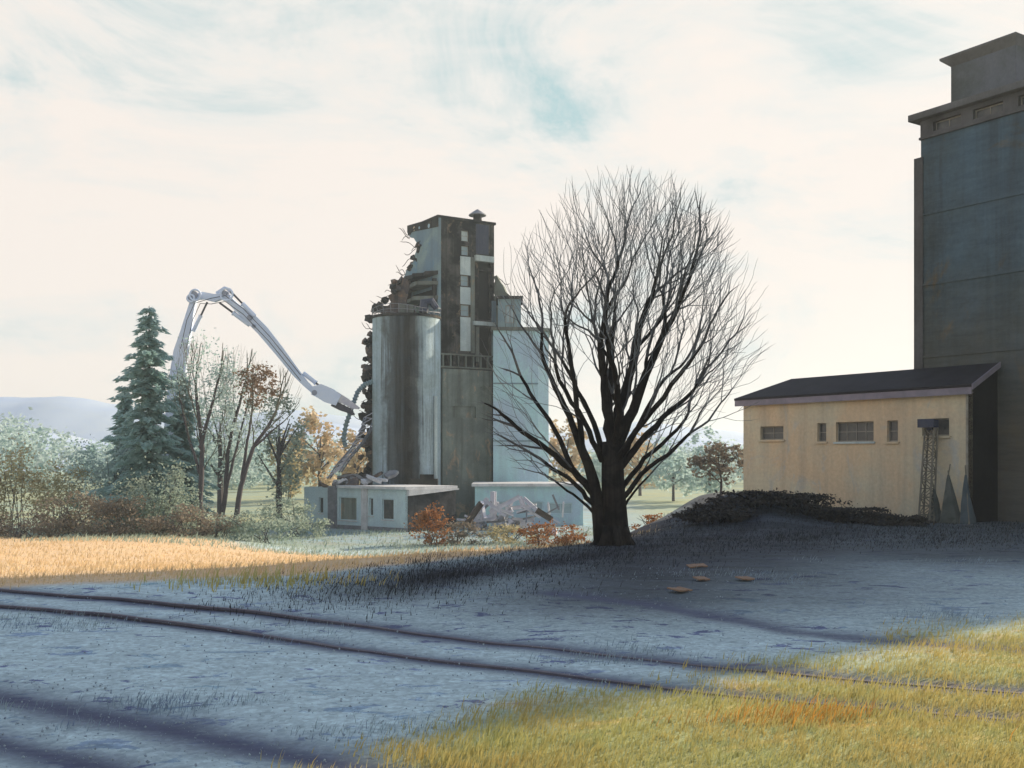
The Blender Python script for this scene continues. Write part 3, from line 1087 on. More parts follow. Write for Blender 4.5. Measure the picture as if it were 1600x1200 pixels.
def build_rail(pts, label):
    mb = MB()
    prof = [(-0.06, -0.06), (0.06, -0.06), (0.06, -0.03), (0.012, 0.0), (0.012, 0.065), (0.036, 0.075), (0.036, 0.112), (-0.036, 0.112), (-0.036, 0.075), (-0.012, 0.065), (-0.012, 0.0), (-0.06, -0.03)]
    n = len(prof)
    vs = []
    for i, p in enumerate(pts):
        t = (pts[min(i + 1, len(pts) - 1)] - pts[max(i - 1, 0)]).normalized()
        r = V((t.y, -t.x))
        z = hz(p.x, p.y) - 0.104 + 0.016 * math.sin(i * 0.27) + 0.016 * math.sin(i * 0.093 + 1) - 0.05 * min(1.0, max(0.0, (p.x + 0.5) / 3.0))
        for a, b in prof:
            vs.append((p.x + r.x * a, p.y + r.y * a, z + b))
    fs = [(i * n + k, i * n + (k + 1) % n, (i + 1) * n + (k + 1) % n, (i + 1) * n + k) for i in range(len(pts) - 1) for k in range(n)]
    fs.append(tuple(range(n)))
    fs.append(tuple((len(pts) - 1) * n + k for k in reversed(range(n))))
    mb.add(vs, fs)
    c = pts[len(pts) // 2]
    o = mb.build('rail', M['rail'], origin=(c.x, c.y, hz(c.x, c.y)))
    tag(o, label, 'rail')


build_rail(LA, 'rusty rail farthest from the camera, running under the dark bank into the grass')
build_rail(LB, 'rusty rail crossing the middle of the grey yard in front of the farthest rail')

# ------------------------------------------------------------------ half demolished elevator
RC = V((-7.55, 105.0))                     # near corner of the standing headhouse
RU = V((0.85, 0.527)).normalized()         # along its right face
RV = V((-RU.y, RU.x))                      # along its left face, away from the camera
U3, W3 = V((RU.x, RU.y, 0)), V((RV.x, RV.y, 0))


def r3(s, v, z):
    return V((RC.x, RC.y, 0)) + U3 * s + W3 * v + Z3 * z


def rs(px, v=0.0):
    """distance along the right face (set v behind it) and depth for a pixel column"""
    o = r3(0, v, 0)
    p = on_plane(px, o.xy, RV)
    return (p - o.xy).dot(RU), p.y


def rv(px, s=0.0):
    o = r3(s, 0, 0)
    p = on_plane(px, o.xy, RU)
    return (p - o.xy).dot(RV), p.y


def rag(rnd, pts, step, amp):
    """break the straight edges of an outline (2D) into a torn line"""
    out = []
    for (a, b) in zip(pts[:-1], pts[1:]):
        a, b = V(a), V(b)
        n = max(1, int((b - a).length / step))
        nrm = V((-(b - a).y, (b - a).x)).normalized() if (b - a).length > 0 else V((0, 0))
        for k in range(n):
            p = a.lerp(b, k / n)
            if k:
                p = p + nrm * rnd.uniform(-amp, amp)
            out.append((p.x, p.y))
    out.append(tuple(pts[-1]))
    return out


def build_ruin():
    rnd = random.Random(5)
    root = thing('ruined_elevator', r3(3.3, 3, LOW), 'half demolished dark concrete elevator block with a torn left wall and exposed floors', 'ruin')
    Wr, y_r = rs(772)
    z0 = LOW - 0.6
    ztop = zat(339, 105.0)
    # right face, openings measured from the photograph
    def op(x0, x1, yt, yb):
        a, ya = rs(x0); b, yb_ = rs(x1)
        y = (ya + yb_) / 2
        return (round(max(a, 0.05), 3), round(min(b, Wr - 0.05), 3), round(zat(yb, y) - z0, 3), round(zat(yt, y) - z0, 3))
    win_ops = [op(721, 733, 360, 377), op(721, 733, 384, 399), op(720, 733, 430, 447), op(720, 734, 476, 494)]
    rec_ops = [op(748, 767, 409, 418), op(748, 767, 424, 500), op(749, 767, 511, 563), op(748, 766, 578, 588), op(749, 765, 602, 630)]
    gal_ops = [op(686, 697, 555, 571), op(702, 708, 555, 571), op(713, 719, 555, 571), op(724, 744, 555, 571)]
    wb = MB()
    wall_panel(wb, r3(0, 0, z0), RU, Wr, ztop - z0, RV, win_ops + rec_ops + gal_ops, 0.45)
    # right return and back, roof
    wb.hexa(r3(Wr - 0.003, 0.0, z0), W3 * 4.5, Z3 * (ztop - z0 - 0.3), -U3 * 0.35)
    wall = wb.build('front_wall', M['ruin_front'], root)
    core = MB()
    core.hexa(r3(0.32, 0.5, z0), U3 * (Wr - 0.7), W3 * 3.4, Z3 * (ztop - z0 - 0.5))
    core.build('dark_interior', M['void'], root)
    # pale vertical strip of broken plaster between the windows
    sb = MB()
    a, ya = rs(719.0)
    b, _ = rs(741)
    a2, _ = rs(735)
    lo = zat(548, ya)
    segs = [(400, 429), (448, 475), (495, 548)]
    for yt, yb in segs:
        sb = MB()
        sb.hexa(r3(a, -0.05, zat(yb, ya)), U3 * (a2 - a), W3 * 0.05, Z3 * (zat(yt, ya) - zat(yb, ya)))
        so = sb.build('pale_panel', M['ruin_light'], root)
        so['label'] = 'pale plaster panel between the window openings'
    sb = MB()
    sb.hexa(r3(a2 + 0.02, -0.10, zat(551, ya)), U3 * (b - a2), W3 * 0.10, Z3 * (zat(400, ya) - zat(551, ya)))
    sb.build('plaster_strip', M['ruin_mid'], root)
    for o_, gm in zip(win_ops, (M['ruin_light'], M['glass_blue'], M['glass_blue'], M['glass_blue'])):
        window(root, r3(0, 0, z0), RU, RV, o_, 0.2, M['frame'], gm, (0, 1), 0.07)
    # ledges at the loading openings, a gallery and the pier at the right edge
    for x0, x1, yt, yb in ((741, 769, 399, 408), (738, 771, 502, 508)):
        a, ya = rs(x0); b, _ = rs(x1)
        lb = MB()
        lb.hexa(r3(a, -0.45, zat(yb, ya)), U3 * (b - a), W3 * 0.45, Z3 * (zat(yt, ya) - zat(yb, ya)))
        lb.build('ledge', M['ruin_light'], root)
    pb = MB()
    a, ya = rs(768.0); b, _ = rs(774)
    pb.hexa(r3(a, -0.18, zat(563, ya)), U3 * (b - a), W3 * 0.4, Z3 * (zat(470, ya) - zat(563, ya)))
    pb.build('pier', M['ruin_pale'], root)
    a, ya = rs(743); b, _ = rs(748)
    pb = MB()
    pb.hexa(r3(a, -0.12, zat(565, ya)), U3 * (b - a), W3 * 0.12, Z3 * (zat(511, ya) - zat(565, ya)))
    pb.build('pier', M['ruin_mid'], root)
    a, ya = rs(686); b, _ = rs(768)
    gb = MB()
    for yy in (552, 572):
        gb.hexa(r3(a, -0.3, zat(yy + 2, ya)), U3 * (b - a), W3 * 0.3, Z3 * 0.16)
    for k in range(7):
        s = a + (b - a) * (k + 0.3) / 7
        gb.hexa(r3(s, -0.28, zat(572, ya)), U3 * 0.16, W3 * 0.27, Z3 * (zat(552, ya) - zat(572, ya)))
    gb.build('gallery', M['ruin_mid'], root)
    # dark steel shutter high on the right
    a, ya = rs(743.5); b, _ = rs(763)
    hb = MB()
    hb.hexa(r3(a, -0.08, zat(396, ya)), U3 * (b - a), W3 * 0.08, Z3 * (zat(350, ya) - zat(396, ya)))
    for k in range(5):
        hb.hexa(r3(a + (b - a) * (k + 0.5) / 5 - 0.03, -0.12, zat(395, ya)), U3 * 0.06, W3 * 0.04, Z3 * (zat(351, ya) - zat(395, ya)))
    hb.build('shutter', M['lamp_blue'], root)
    # lower apron of stained blocks standing out from the face
    a, ya = rs(689); b, _ = rs(766)
    ab = MB()
    ops = []
    def aop(x0, x1, yt, yb):
        q0, _ = rs(x0); q1, _ = rs(x1)
        return (q0 - a, q1 - a, zat(yb, ya) - z0, zat(yt, ya) - z0)
    ops = [aop(748, 764, 602, 630), aop(704, 741, 634, 652)]
    wall_panel(ab, r3(a, -0.35, z0), RU, b - a, zat(576, ya) - z0, RV, ops, 0.2)
    ab.hexa(r3(a, -0.14, z0), U3 * (b - a), W3 * 0.13, Z3 * (zat(576, ya) - z0))
    for s_ in (a, b - 0.01):
        ab.hexa(r3(s_, -0.35, z0), U3 * 0.01, W3 * 0.2, Z3 * (zat(576, ya) - z0))
    ab.hexa(r3(a, -0.37, zat(606, ya)), U3 * (b - a), W3 * 0.02, Z3 * 0.10)
    ab.hexa(r3(a, -0.38, zat(656, ya)), U3 * (b - a), W3 * 0.03, Z3 * 0.12)
    ab.hexa(r3((a + b) / 2 - 0.9, -0.40, zat(632, ya)), U3 * 0.14, W3 * 0.05, Z3 * (zat(576, ya) - zat(632, ya)))
    ab.build('apron_wall', M['apron'], root)
    # left face, torn along its far edge
    z_ = {}
    def lp(px, py):
        v, y = rv(px)
        return (v, zat(py, y))
    outline = [lp(685, 339), lp(637, 353), lp(637, 367), lp(646, 371), lp(655, 378), lp(655, 386), lp(648, 398), lp(645, 411), lp(635, 421), lp(628, 446), (rv(628)[0], z0), (0.0, z0)]
    rg = [outline[0], outline[1]] + rag(rnd, outline[1:10], 0.5, 0.28)[1:] + outline[10:]
    lb = MB()
    lb.prism([r3(0, v, z) for v, z in rg], U3 * 0.30)
    lo_ = lb.build('torn_wall', M['ruin_pale'], root)  # lit side of the same block, put into a paler concrete
    lo_['label'] = 'pale blue grey side wall with its far edge torn away'
    pb = MB()
    v0 = lp(685, 339); v1 = lp(637, 353)
    pb.prism([r3(-0.06, v0[0] - 0.02, v0[1] + 0.02), r3(-0.06, v1[0], v1[1] + 0.02), r3(-0.06, v1[0], v1[1] - 0.75), r3(-0.06, v0[0] - 0.02, v0[1] - 1.0)], U3 * 0.055)
    for px, py in ((671, 352), (656, 355), (648, 357)):
        v, z = lp(px, py)
    pb.build('parapet_band', M['ruin_dark'], root)
    for px, py, r_ in ((671, 353, 0.22), (656, 356, 0.15), (648, 357.5, 0.24)):
        v, z = lp(px, py)
        hb = MB()
        hb.box(r3(-0.07, v, z), (0.03, 0.03, 0.03))
        hb.v, hb.f, hb.m = [], [], []
        hb.tube([r3(-0.09, v, z), r3(-0.05, v, z)], r_, 10)
        hb.build('vent_hole', M['annex'] if r_ < 0.23 else M['orange_far'], root)
    # roof and its mushroom vent
    rb = MB()
    rb.hexa(r3(-0.15, -0.15, ztop - 0.05), U3 * (Wr + 0.3), W3 * 3.9, Z3 * 0.25)
    rb.prism([r3(-0.1, 3.7, ztop - 0.055), r3(-0.1, 6.9, ztop - 0.6), r3(2.4, 6.2, ztop - 0.5), r3(Wr, 3.7, ztop - 0.055)], Z3 * 0.2)
    ro = rb.build('roof', M['ruin_dark'], root)
    s, y = rs(746, 1.4)
    cvt = r3(s, 1.4, ztop + 0.2)
    vb = MB()
    vb.lathe(cvt, [(0.5, 0.0), (0.42, 0.95)], 16)
    vo = vb.build('roof_vent', M['ruin_dark'], ro)
    vb = MB()
    vb.lathe(cvt, [(0.43, 0.94), (0.93, 0.86), (0.95, 0.94), (0.42, 1.32), (0.06, 1.55)], 18)
    vb.build('vent_cap', M['steel'], ro, smooth=False)
    # exposed floors behind the silo: broken slabs, stub walls, brick infill
    for px0, px1, py, dep, k in ((640, 684, 436, 3.2, 0), (634, 684, 452, 4.0, 1), (604, 684, 474, 4.6, 2)):
        va, _ = rv(684); vb_, yb_ = rv(px0)
        zz = zat(py, 108)
        edge = [(0.0, 0.05)] + [(-dep * 0.35 + rnd.uniform(-0.5, 0.5), va + (vb_ - va) * q / 7) for q in range(1, 8)] + [(2.2, vb_ - 0.2), (2.2, 0.05)]
        fb = MB()
        fb.prism([r3(a_, b_, zz) for a_, b_ in edge], Z3 * 0.38)
        fb.build('floor_slab', M['ruin_dark'] if k == 0 else M['ruin_mid'], root)
    rb = MB()
    v0, _ = rv(683); v1, _ = rv(640)
    rb.hexa(r3(-0.35, v0, zat(473, 106)), W3 * 0.5, U3 * 0.3, Z3 * 2.4)
    rb.build('stub_column', M['ruin_dark'], root)
    rb = MB()
    rb.hexa(r3(-0.5, v1 - 0.3, zat(473, 109)), W3 * 0.6, U3 * 0.4, Z3 * 2.6)
    rb.build('stub_column', M['ruin_dark'], root)
    fb = MB()
    fb.hexa(r3(-0.06, v0 + 0.9, zat(473, 106)), W3 * (v1 - v0 - 1.6), U3 * 0.05, Z3 * 1.35)  # dark sheet on the wall in place of a shaded opening
    fb.build('dark_interior', M['void'], root)
    # torn brick wall left of the floors, running down behind the silo
    def fp(px, py, Y=107.4):
        p = P(px, py, Y)
        return (p.x, p.z)
    outl = [(600, 800), (556, 790), (560, 748), (576, 722), (568, 690), (578, 660), (570, 636), (580, 612), (566, 590), (580, 568), (572, 540), (580, 525), (588, 505), (594, 486), (606, 478), (606, 462), (618, 458), (622, 444), (636, 436), (640, 445), (640, 800)]
    rg = rag(rnd, [fp(*q) for q in outl], 0.35, 0.42)
    bb = MB()
    bb.prism([V((x, 107.4, z)) for x, z in rg], V((0.25, 1.1, 0)))
    bo = bb.build('broken_wall', M['brick'], root)
    bo['label'] = 'broken brick wall behind the round silo'
    # lumps of concrete still hanging on the torn edges
    for k in range(20):
        px, py = rnd.choice([(640, 368), (648, 374), (655, 382), (652, 393), (647, 404), (641, 415), (634, 426), (630, 438)])
        v, y = rv(px)
        c = r3(rnd.uniform(-0.15, 0.3), v + rnd.uniform(-0.5, 0.35), zat(py, y) + rnd.uniform(-0.4, 0.4))
        r_ = rnd.uniform(0.18, 0.48)
        cb = MB()
        cb.blob(c, (r_, r_, r_ * rnd.uniform(0.5, 1.3)), 0.6, 1.6, 1, 90 + k)
        cb.build('hanging_chunk', M['ruin_front'] if k % 4 else M['brick'], root)
    for k in range(70):
        py = rnd.uniform(440, 750)
        px = np.interp(py, [440, 470, 500, 600, 745], [626, 604, 584, 577, 573]) + rnd.uniform(-11, 6)
        c = P(px, py, 107.0 + rnd.uniform(-0.4, 0.3))
        r_ = rnd.uniform(0.22, 0.6)
        cb = MB()
        cb.blob(c, (r_, r_ * 0.8, r_ * rnd.uniform(0.6, 1.2)), 0.5, 1.5, 1, k)
        cb.build('hanging_chunk', M['ruin_dark'] if k % 3 else M['brick'], root)
    for k in range(40):
        if k < 28:
            py = rnd.uniform(440, 750)
            px = np.interp(py, [440, 470, 500, 600, 745], [624, 602, 585, 579, 576]) + rnd.uniform(-3, 4)
        else:
            px, py = rnd.choice([(640, 372), (652, 392), (640, 412), (630, 432), (776, 436), (772, 520)])
            px += rnd.uniform(-4, 4); py += rnd.uniform(-6, 6)
        p = P(px, py, 106.9 + rnd.uniform(-0.5, 0.3))
        L_ = rnd.uniform(0.5, 1.7)
        a = rnd.uniform(-0.6, 0.9)
        sgn = -1 if px < 760 else 1
        rnd_c = rnd.uniform(-0.6, 1.2)
        d = V((sgn * math.cos(a), rnd.uniform(-0.5, 0.5), math.sin(a) * 0.8))
        pts = [p + d * L_ * t + V((0, 0, -0.5 * L_ * rnd_c * t * t)) + V((0, 0, 0.2 * math.sin(t * 5 + k))) for t in np.linspace(0, 1, 6)]
        tb = MB()
        tb.tube(pts, [0.035] * 5 + [0.02], 5)
        tb.build('rebar', M['rebar'], root)
    # ragged remains to the right of the block, above the annex
    bb = MB()
    o2 = [(771, 520), (771, 432), (776, 430), (781, 440), (786, 446), (790, 456), (797, 462), (806, 468), (812, 520)]
    rg = rag(rnd, [fp(x, y, 113.5) for x, y in o2], 0.5, 0.25)
    bb.prism([V((x, 113.5, z)) for x, z in rg], V((0.2, 1.0, 0)))
    bb.build('broken_wall', M['ruin_mid'], root)
    return root


build_ruin()

SIL = V((-10.46, 101.6))
SIL_R = 3.36
SIL_TOP = zat(492, 98.0)


def build_silo():
    root = thing('round_silo', (SIL.x, SIL.y, LOW), 'tall round concrete silo streaked with soot, standing before the torn wall', 'silo')
    mb = MB()
    mb.lathe((SIL.x, SIL.y, 0), [(SIL_R, LOW - 0.5), (SIL_R, SIL_TOP * 0.2), (SIL_R, SIL_TOP * 0.5), (SIL_R, SIL_TOP)], 72)
    mb.build('wall', M['silo'], root, smooth=False)
    mb = MB()
    mb.lathe((SIL.x, SIL.y, SIL_TOP), [(SIL_R - 0.15, 0.0), (SIL_R + 0.08, 0.005), (SIL_R + 0.10, 0.25), (SIL_R - 0.2, 0.28), (0.3, 0.5)], 48)
    mb.build('roof_slab', M['ruin_dark'], root)
    # bent handrail round the top
    rl = MB()
    N_ = 26
    base = []
    for k in range(N_):
        a = 2 * PI * k / N_
        q = 0.75 + 0.18 * math.sin(3 * a + 1)
        top = V((SIL.x + (SIL_R - 0.02 + 0.25 * math.sin(2 * a)) * math.cos(a), SIL.y + (SIL_R - 0.02) * math.sin(a), SIL_TOP + 0.25 + q))
        bt = V((SIL.x + SIL_R * 0.985 * math.cos(a), SIL.y + SIL_R * 0.985 * math.sin(a), SIL_TOP + 0.2))
        rl.tube([bt, top], 0.035, 5)
        base.append((bt, top))
    for k in range(N_):
        for f in (0.5, 1.0):
            p = base[k][0].lerp(base[k][1], f)
            q = base[(k + 1) % N_][0].lerp(base[(k + 1) % N_][1], f)
            if k != 12:
                rl.tube([p, q], 0.03, 5)
    rl.build('handrail', M['steel'], root)
    # square hopper and slab debris lying on the roof
    hb = MB()
    hb.box((SIL.x + 0.2, SIL.y - 1.7, SIL_TOP + 0.75), (1.25, 0.9, 0.85), Euler((0, 0, 0.2)).to_matrix())
    hb.box((SIL.x + 0.2, SIL.y - 2.2, SIL_TOP + 0.75), (1.35, 0.06, 0.95), Euler((0, 0, 0.2)).to_matrix())
    hb.build('hopper', M['ruin_mid'], root)
    tb = MB()
    pts = [V((SIL.x + 1.8, SIL.y - 1.6, SIL_TOP + 0.5)), V((SIL.x + 1.9, SIL.y - 1.5, SIL_TOP + 1.5)), V((SIL.x + 2.6, SIL.y - 1.5, SIL_TOP + 1.6)), V((SIL.x + 3.1, SIL.y - 1.5, SIL_TOP + 0.9))]
    tb.tube(pts, [0.45, 0.5, 0.4, 0.3], 8)
    tb.build('crumpled_sheet', M['lamp_blue'], root)
    # drain pipe and plinth at the foot on the right
    pb = MB()
    q = V((SIL.x + SIL_R * 0.9, SIL.y - SIL_R * 0.55, 0))
    pb.tube([q + Z3 * LOW, q + Z3 * zat(618, 99)], 0.17, 8)
    po = pb.build('downpipe', M['ruin_light'], root)
    pl = MB()
    pl.box((SIL.x + 1.9, SIL.y - 3.5, (zat(748, 98) + LOW) / 2), (2.9, 0.8, zat(748, 98) - LOW))
    pl.box((SIL.x + 2.3, SIL.y - 3.4, zat(748, 98) + 0.2), (1.3, 0.6, 0.42))
    pl.build('plinth', M['ruin_dark'], root)
    return root


def silo_material():
    """pale concrete with one broad sooty run down its front"""
    m, N, L, B = new_mat('sooty_round_silo')
    t = N.new('ShaderNodeTexCoord').outputs['Object']
    s = N.new('ShaderNodeSeparateXYZ'); L.new(t, s.inputs['Vector'])
    st = n_noise(N, L, n_map(N, L, t, (1.3, 1.3, 0.06)), 1.0, 8, 0.7, 0.4)
    big = n_noise(N, L, t, 0.25, 7, 0.65, 0.5)
    base = n_mix(N, L, n_ramp(N, L, big, 0.36, 0.62), (0.42, 0.54, 0.62), (0.30, 0.38, 0.40))
    base = n_mix(N, L, n_ramp(N, L, st, 0.50, 0.68), base, (0.16, 0.17, 0.16))
    # soot band across the front, its edges broken by the streak noise
    ma = N.new('ShaderNodeMath'); ma.operation = 'MULTIPLY_ADD'
    L.new(st, ma.inputs[0]); ma.inputs[1].default_value = 3.2; L.new(s.outputs['X'], ma.inputs[2])
    mb_ = N.new('ShaderNodeMath'); mb_.operation = 'MULTIPLY_ADD'
    L.new(big, mb_.inputs[0]); mb_.inputs[1].default_value = 2.0; L.new(ma.outputs[0], mb_.inputs[2])
    r = N.new('ShaderNodeValToRGB')
    e = r.color_ramp.elements
    e[0].position, e[0].color = 0.14, (0, 0, 0, 1)
    e[1].position, e[1].color = 0.24, (0.75, 0.75, 0.75, 1)
    for p, v in ((0.48, 1.0), (0.60, 0.85), (0.69, 0.0)):
        q = e.new(p); q.color = (v, v, v, 1)
    mr = N.new('ShaderNodeMapRange')
    mr.inputs['From Min'].default_value = -0.6
    mr.inputs['From Max'].default_value = 6.9
    L.new(mb_.outputs[0], mr.inputs['Value'])
    L.new(mr.outputs['Result'], r.inputs['Fac'])
    fine = n_noise(N, L, t, 4.0, 8, 0.7)
    soot = n_mix(N, L, n_ramp(N, L, big, 0.4, 0.6), (0.014, 0.013, 0.013), (0.05, 0.047, 0.042))
    base = n_mix(N, L, r.outputs['Color'], base, soot)
    base = n_mix(N, L, 0.4, base, n_ramp(N, L, fine, 0.3, 0.75, (0.55, 0.55, 0.55), (1.3, 1.3, 1.3)), 'MULTIPLY')
    L.new(base, B.inputs['Base Color'])
    B.inputs['Specular IOR Level'].default_value = 0.12
    B.inputs['Roughness'].default_value = 0.9
    bp = N.new('ShaderNodeBump')
    bp.inputs['Strength'].default_value = 0.5
    bp.inputs['Distance'].default_value = 0.08
    L.new(fine, bp.inputs['Height'])
    L.new(bp.outputs['Normal'], B.inputs['Normal'])
    return m


M['silo'] = silo_material()
build_silo()


def build_annex():
    """pale block to the right of the ruin with a chamfered sunny corner and a small rooftop house"""
    Y0 = 105.2
    xl, xr = P(770.5, 700, Y0).x, P(858, 700, Y0).x
    zt = zat(516, Y0)
    root = thing('annex_block', ((xl + xr) / 2, Y0 + 6, LOW), 'pale blue annex block behind the bare tree, with a small windowed house on its roof', 'building')
    z0 = LOW - 0.6
    ch = 0.9
    ring = [(xl, Y0), (xr - ch * 1.25, Y0 + 0.55), (xr, Y0 + 0.55 + ch), (xr, Y0 + 11), (xl, Y0 + 11)]
    mb = MB()
    mb.prism([V((x, y, z0)) for x, y in ring], Z3 * (zt - z0))
    mb.build('wall', M['annex'], root)
    cb = MB()
    ring2 = [(xl - 0.2, Y0 - 0.2), (xr - ch * 1.25, Y0 + 0.3), (xr + 0.25, Y0 + 0.4 + ch), (xr + 0.25, Y0 + 11.2), (xl - 0.2, Y0 + 11.2)]
    cb.prism([V((x, y, zt)) for x, y in ring2], Z3 * 0.35)
    cb.build('cornice', M['ruin_mid'], root)
    # rooftop house
    hx0, hx1 = P(778, 500, Y0 + 1).x, P(814, 500, Y0 + 1).x
    zh = zat(467, Y0 + 1)
    wx0, wx1 = P(790, 500, Y0 + 1).x, P(803, 500, Y0 + 1).x
    op = (wx0 - hx0, wx1 - hx0, zat(505, Y0 + 1) - zt - 0.35, zat(477, Y0 + 1) - zt - 0.35)
    hb = MB()
    wall_panel(hb, (hx0, Y0 + 1, zt + 0.35), V((1, 0)), hx1 - hx0, zh - zt - 0.35, V((0, 1)), [op], 0.2)
    hb.hexa(V((hx0, Y0 + 1.22, zt + 0.35)), V((hx1 - hx0, 0, 0)), V((0, 4, 0)), Z3 * (zh - zt - 0.35))
    for xx in (hx0, hx1 - 0.01):
        hb.hexa(V((xx, Y0 + 1, zt + 0.35)), V((0.01, 0, 0)), V((0, 0.22, 0)), Z3 * (zh - zt - 0.35))
    ho = hb.build('rooftop_house', M['ruin_pale'], root)
    window(ho, V((hx0, Y0 + 1, zt + 0.35)), V((1, 0)), V((0, 1)), op, 0.08, M['frame'], M['glass_blue'], (2, 0), 0.06) if False else None
    fb = MB()
    x0, x1 = wx0, wx1
    zz0, zz1 = op[2] + zt + 0.35, op[3] + zt + 0.35
    for a, b, c, d in ((x0, x0 + 0.08, zz0, zz1), (x1 - 0.08, x1, zz0, zz1), (x0 + 0.08, x1 - 0.08, zz0, zz0 + 0.08), (x0 + 0.08, x1 - 0.08, zz1 - 0.08, zz1), ((x0 + x1) / 2 - 0.03, (x0 + x1) / 2 + 0.03, zz0 + 0.08, zz1 - 0.08)):
        fb.hexa(V((a, Y0 + 1.06, c)), V((b - a, 0, 0)), V((0, 0.07, 0)), Z3 * (d - c))
    fb.build('window', M['frame'], ho)
    gb = MB()
    gb.hexa(V((x0 + 0.06, Y0 + 1.14, zz0 + 0.06)), V((x1 - x0 - 0.12, 0, 0)), V((0, 0.01, 0)), Z3 * (zz1 - zz0 - 0.12))
    gb.build('pane', M['glass_blue'], ho)
    rb = MB()
    rb.hexa(V((hx0 - 0.2, Y0 + 0.75, zh)), V((hx1 - hx0 + 0.4, 0, 0)), V((0, 4.8, 0)), Z3 * 0.28)
    rb.build('roof_slab', M['ruin_dark'], ho)
    # faint string courses and a blank blue door panel low on the wall
    for py in (600, 690):
        sb = MB()
        sb.hexa(V((xl - 0.01, Y0 - 0.06, zat(py, Y0))), V((xr - xl - 1.1, 0.43, 0)), V((0, 0.1, 0)), Z3 * 0.14)
        sb.build('string_course', M['ruin_pale'], root)


build_annex()


def build_low_building():
    Y0 = 98.0
    xl, xr = P(742, 700, Y0).x, P(911, 700, Y0).x
    zt = zat(760, Y0)
    z0 = LOW - 0.6
    root = thing('low_building', ((xl + xr) / 2, Y0 + 3, LOW), 'low pale blue flat roofed building with two wide windows, left of the bare tree trunk', 'building')
    ops = []
    for x0, x1, yt, yb in ((823, 848, 784, 798), (858, 894, 786, 803), (772, 800, 784, 800)):
        ops.append((P(x0, 0, Y0).x - xl, P(x1, 0, Y0).x - xl, zat(yb, Y0) - z0, zat(yt, Y0) - z0))
    mb = MB()
    wall_panel(mb, (xl, Y0, z0), V((1, 0)), xr - xl, zt - z0, V((0, 1)), ops, 0.25)
    wall_panel(mb, (xr, Y0, z0), V((0, 1)), 6, zt - z0, V((-1, 0)), [], 0.1)
    wall_panel(mb, (xl, Y0 + 6, z0), V((0, -1)), 6, zt - z0, V((1, 0)), [], 0.1)
    wall_panel(mb, (xr, Y0 + 6, z0), V((-1, 0)), xr - xl, zt - z0, V((0, -1)), [], 0.1)
    mb.build('wall', M['annex'], root)
    vb = MB()
    vb.hexa(V((xl + 0.3, Y0 + 0.45, z0)), V((xr - xl - 0.6, 0, 0)), V((0, 0.05, 0)), Z3 * (zt - z0 - 0.1))
    vb.build('dark_interior', M['void'], root)
    rb = MB()
    rb.hexa(V((xl - 0.3, Y0 - 0.35, zt)), V((xr - xl + 0.6, 0, 0)), V((0, 6.7, 0)), Z3 * 0.28)
    rb.build('roof_slab', M['white'], root)
    for op in ops:
        window(root, (xl, Y0, z0), V((1, 0)), V((0, 1)), op, 0.12, M['house'], M['glass_blue'], (1, 0), 0.09)


build_low_building()

# ------------------------------------------------------------------ white annex house in front of the silo
HK = P(637, 828, 90.0)
HK = V((HK.x, 90.0))
HU = V((0.74, 0.673)).normalized()         # right face, away
HW = V((-0.82, 0.57)).normalized()         # front face, to the left
HN = V((0.57, 0.82)).normalized()          # into the house, square to the front


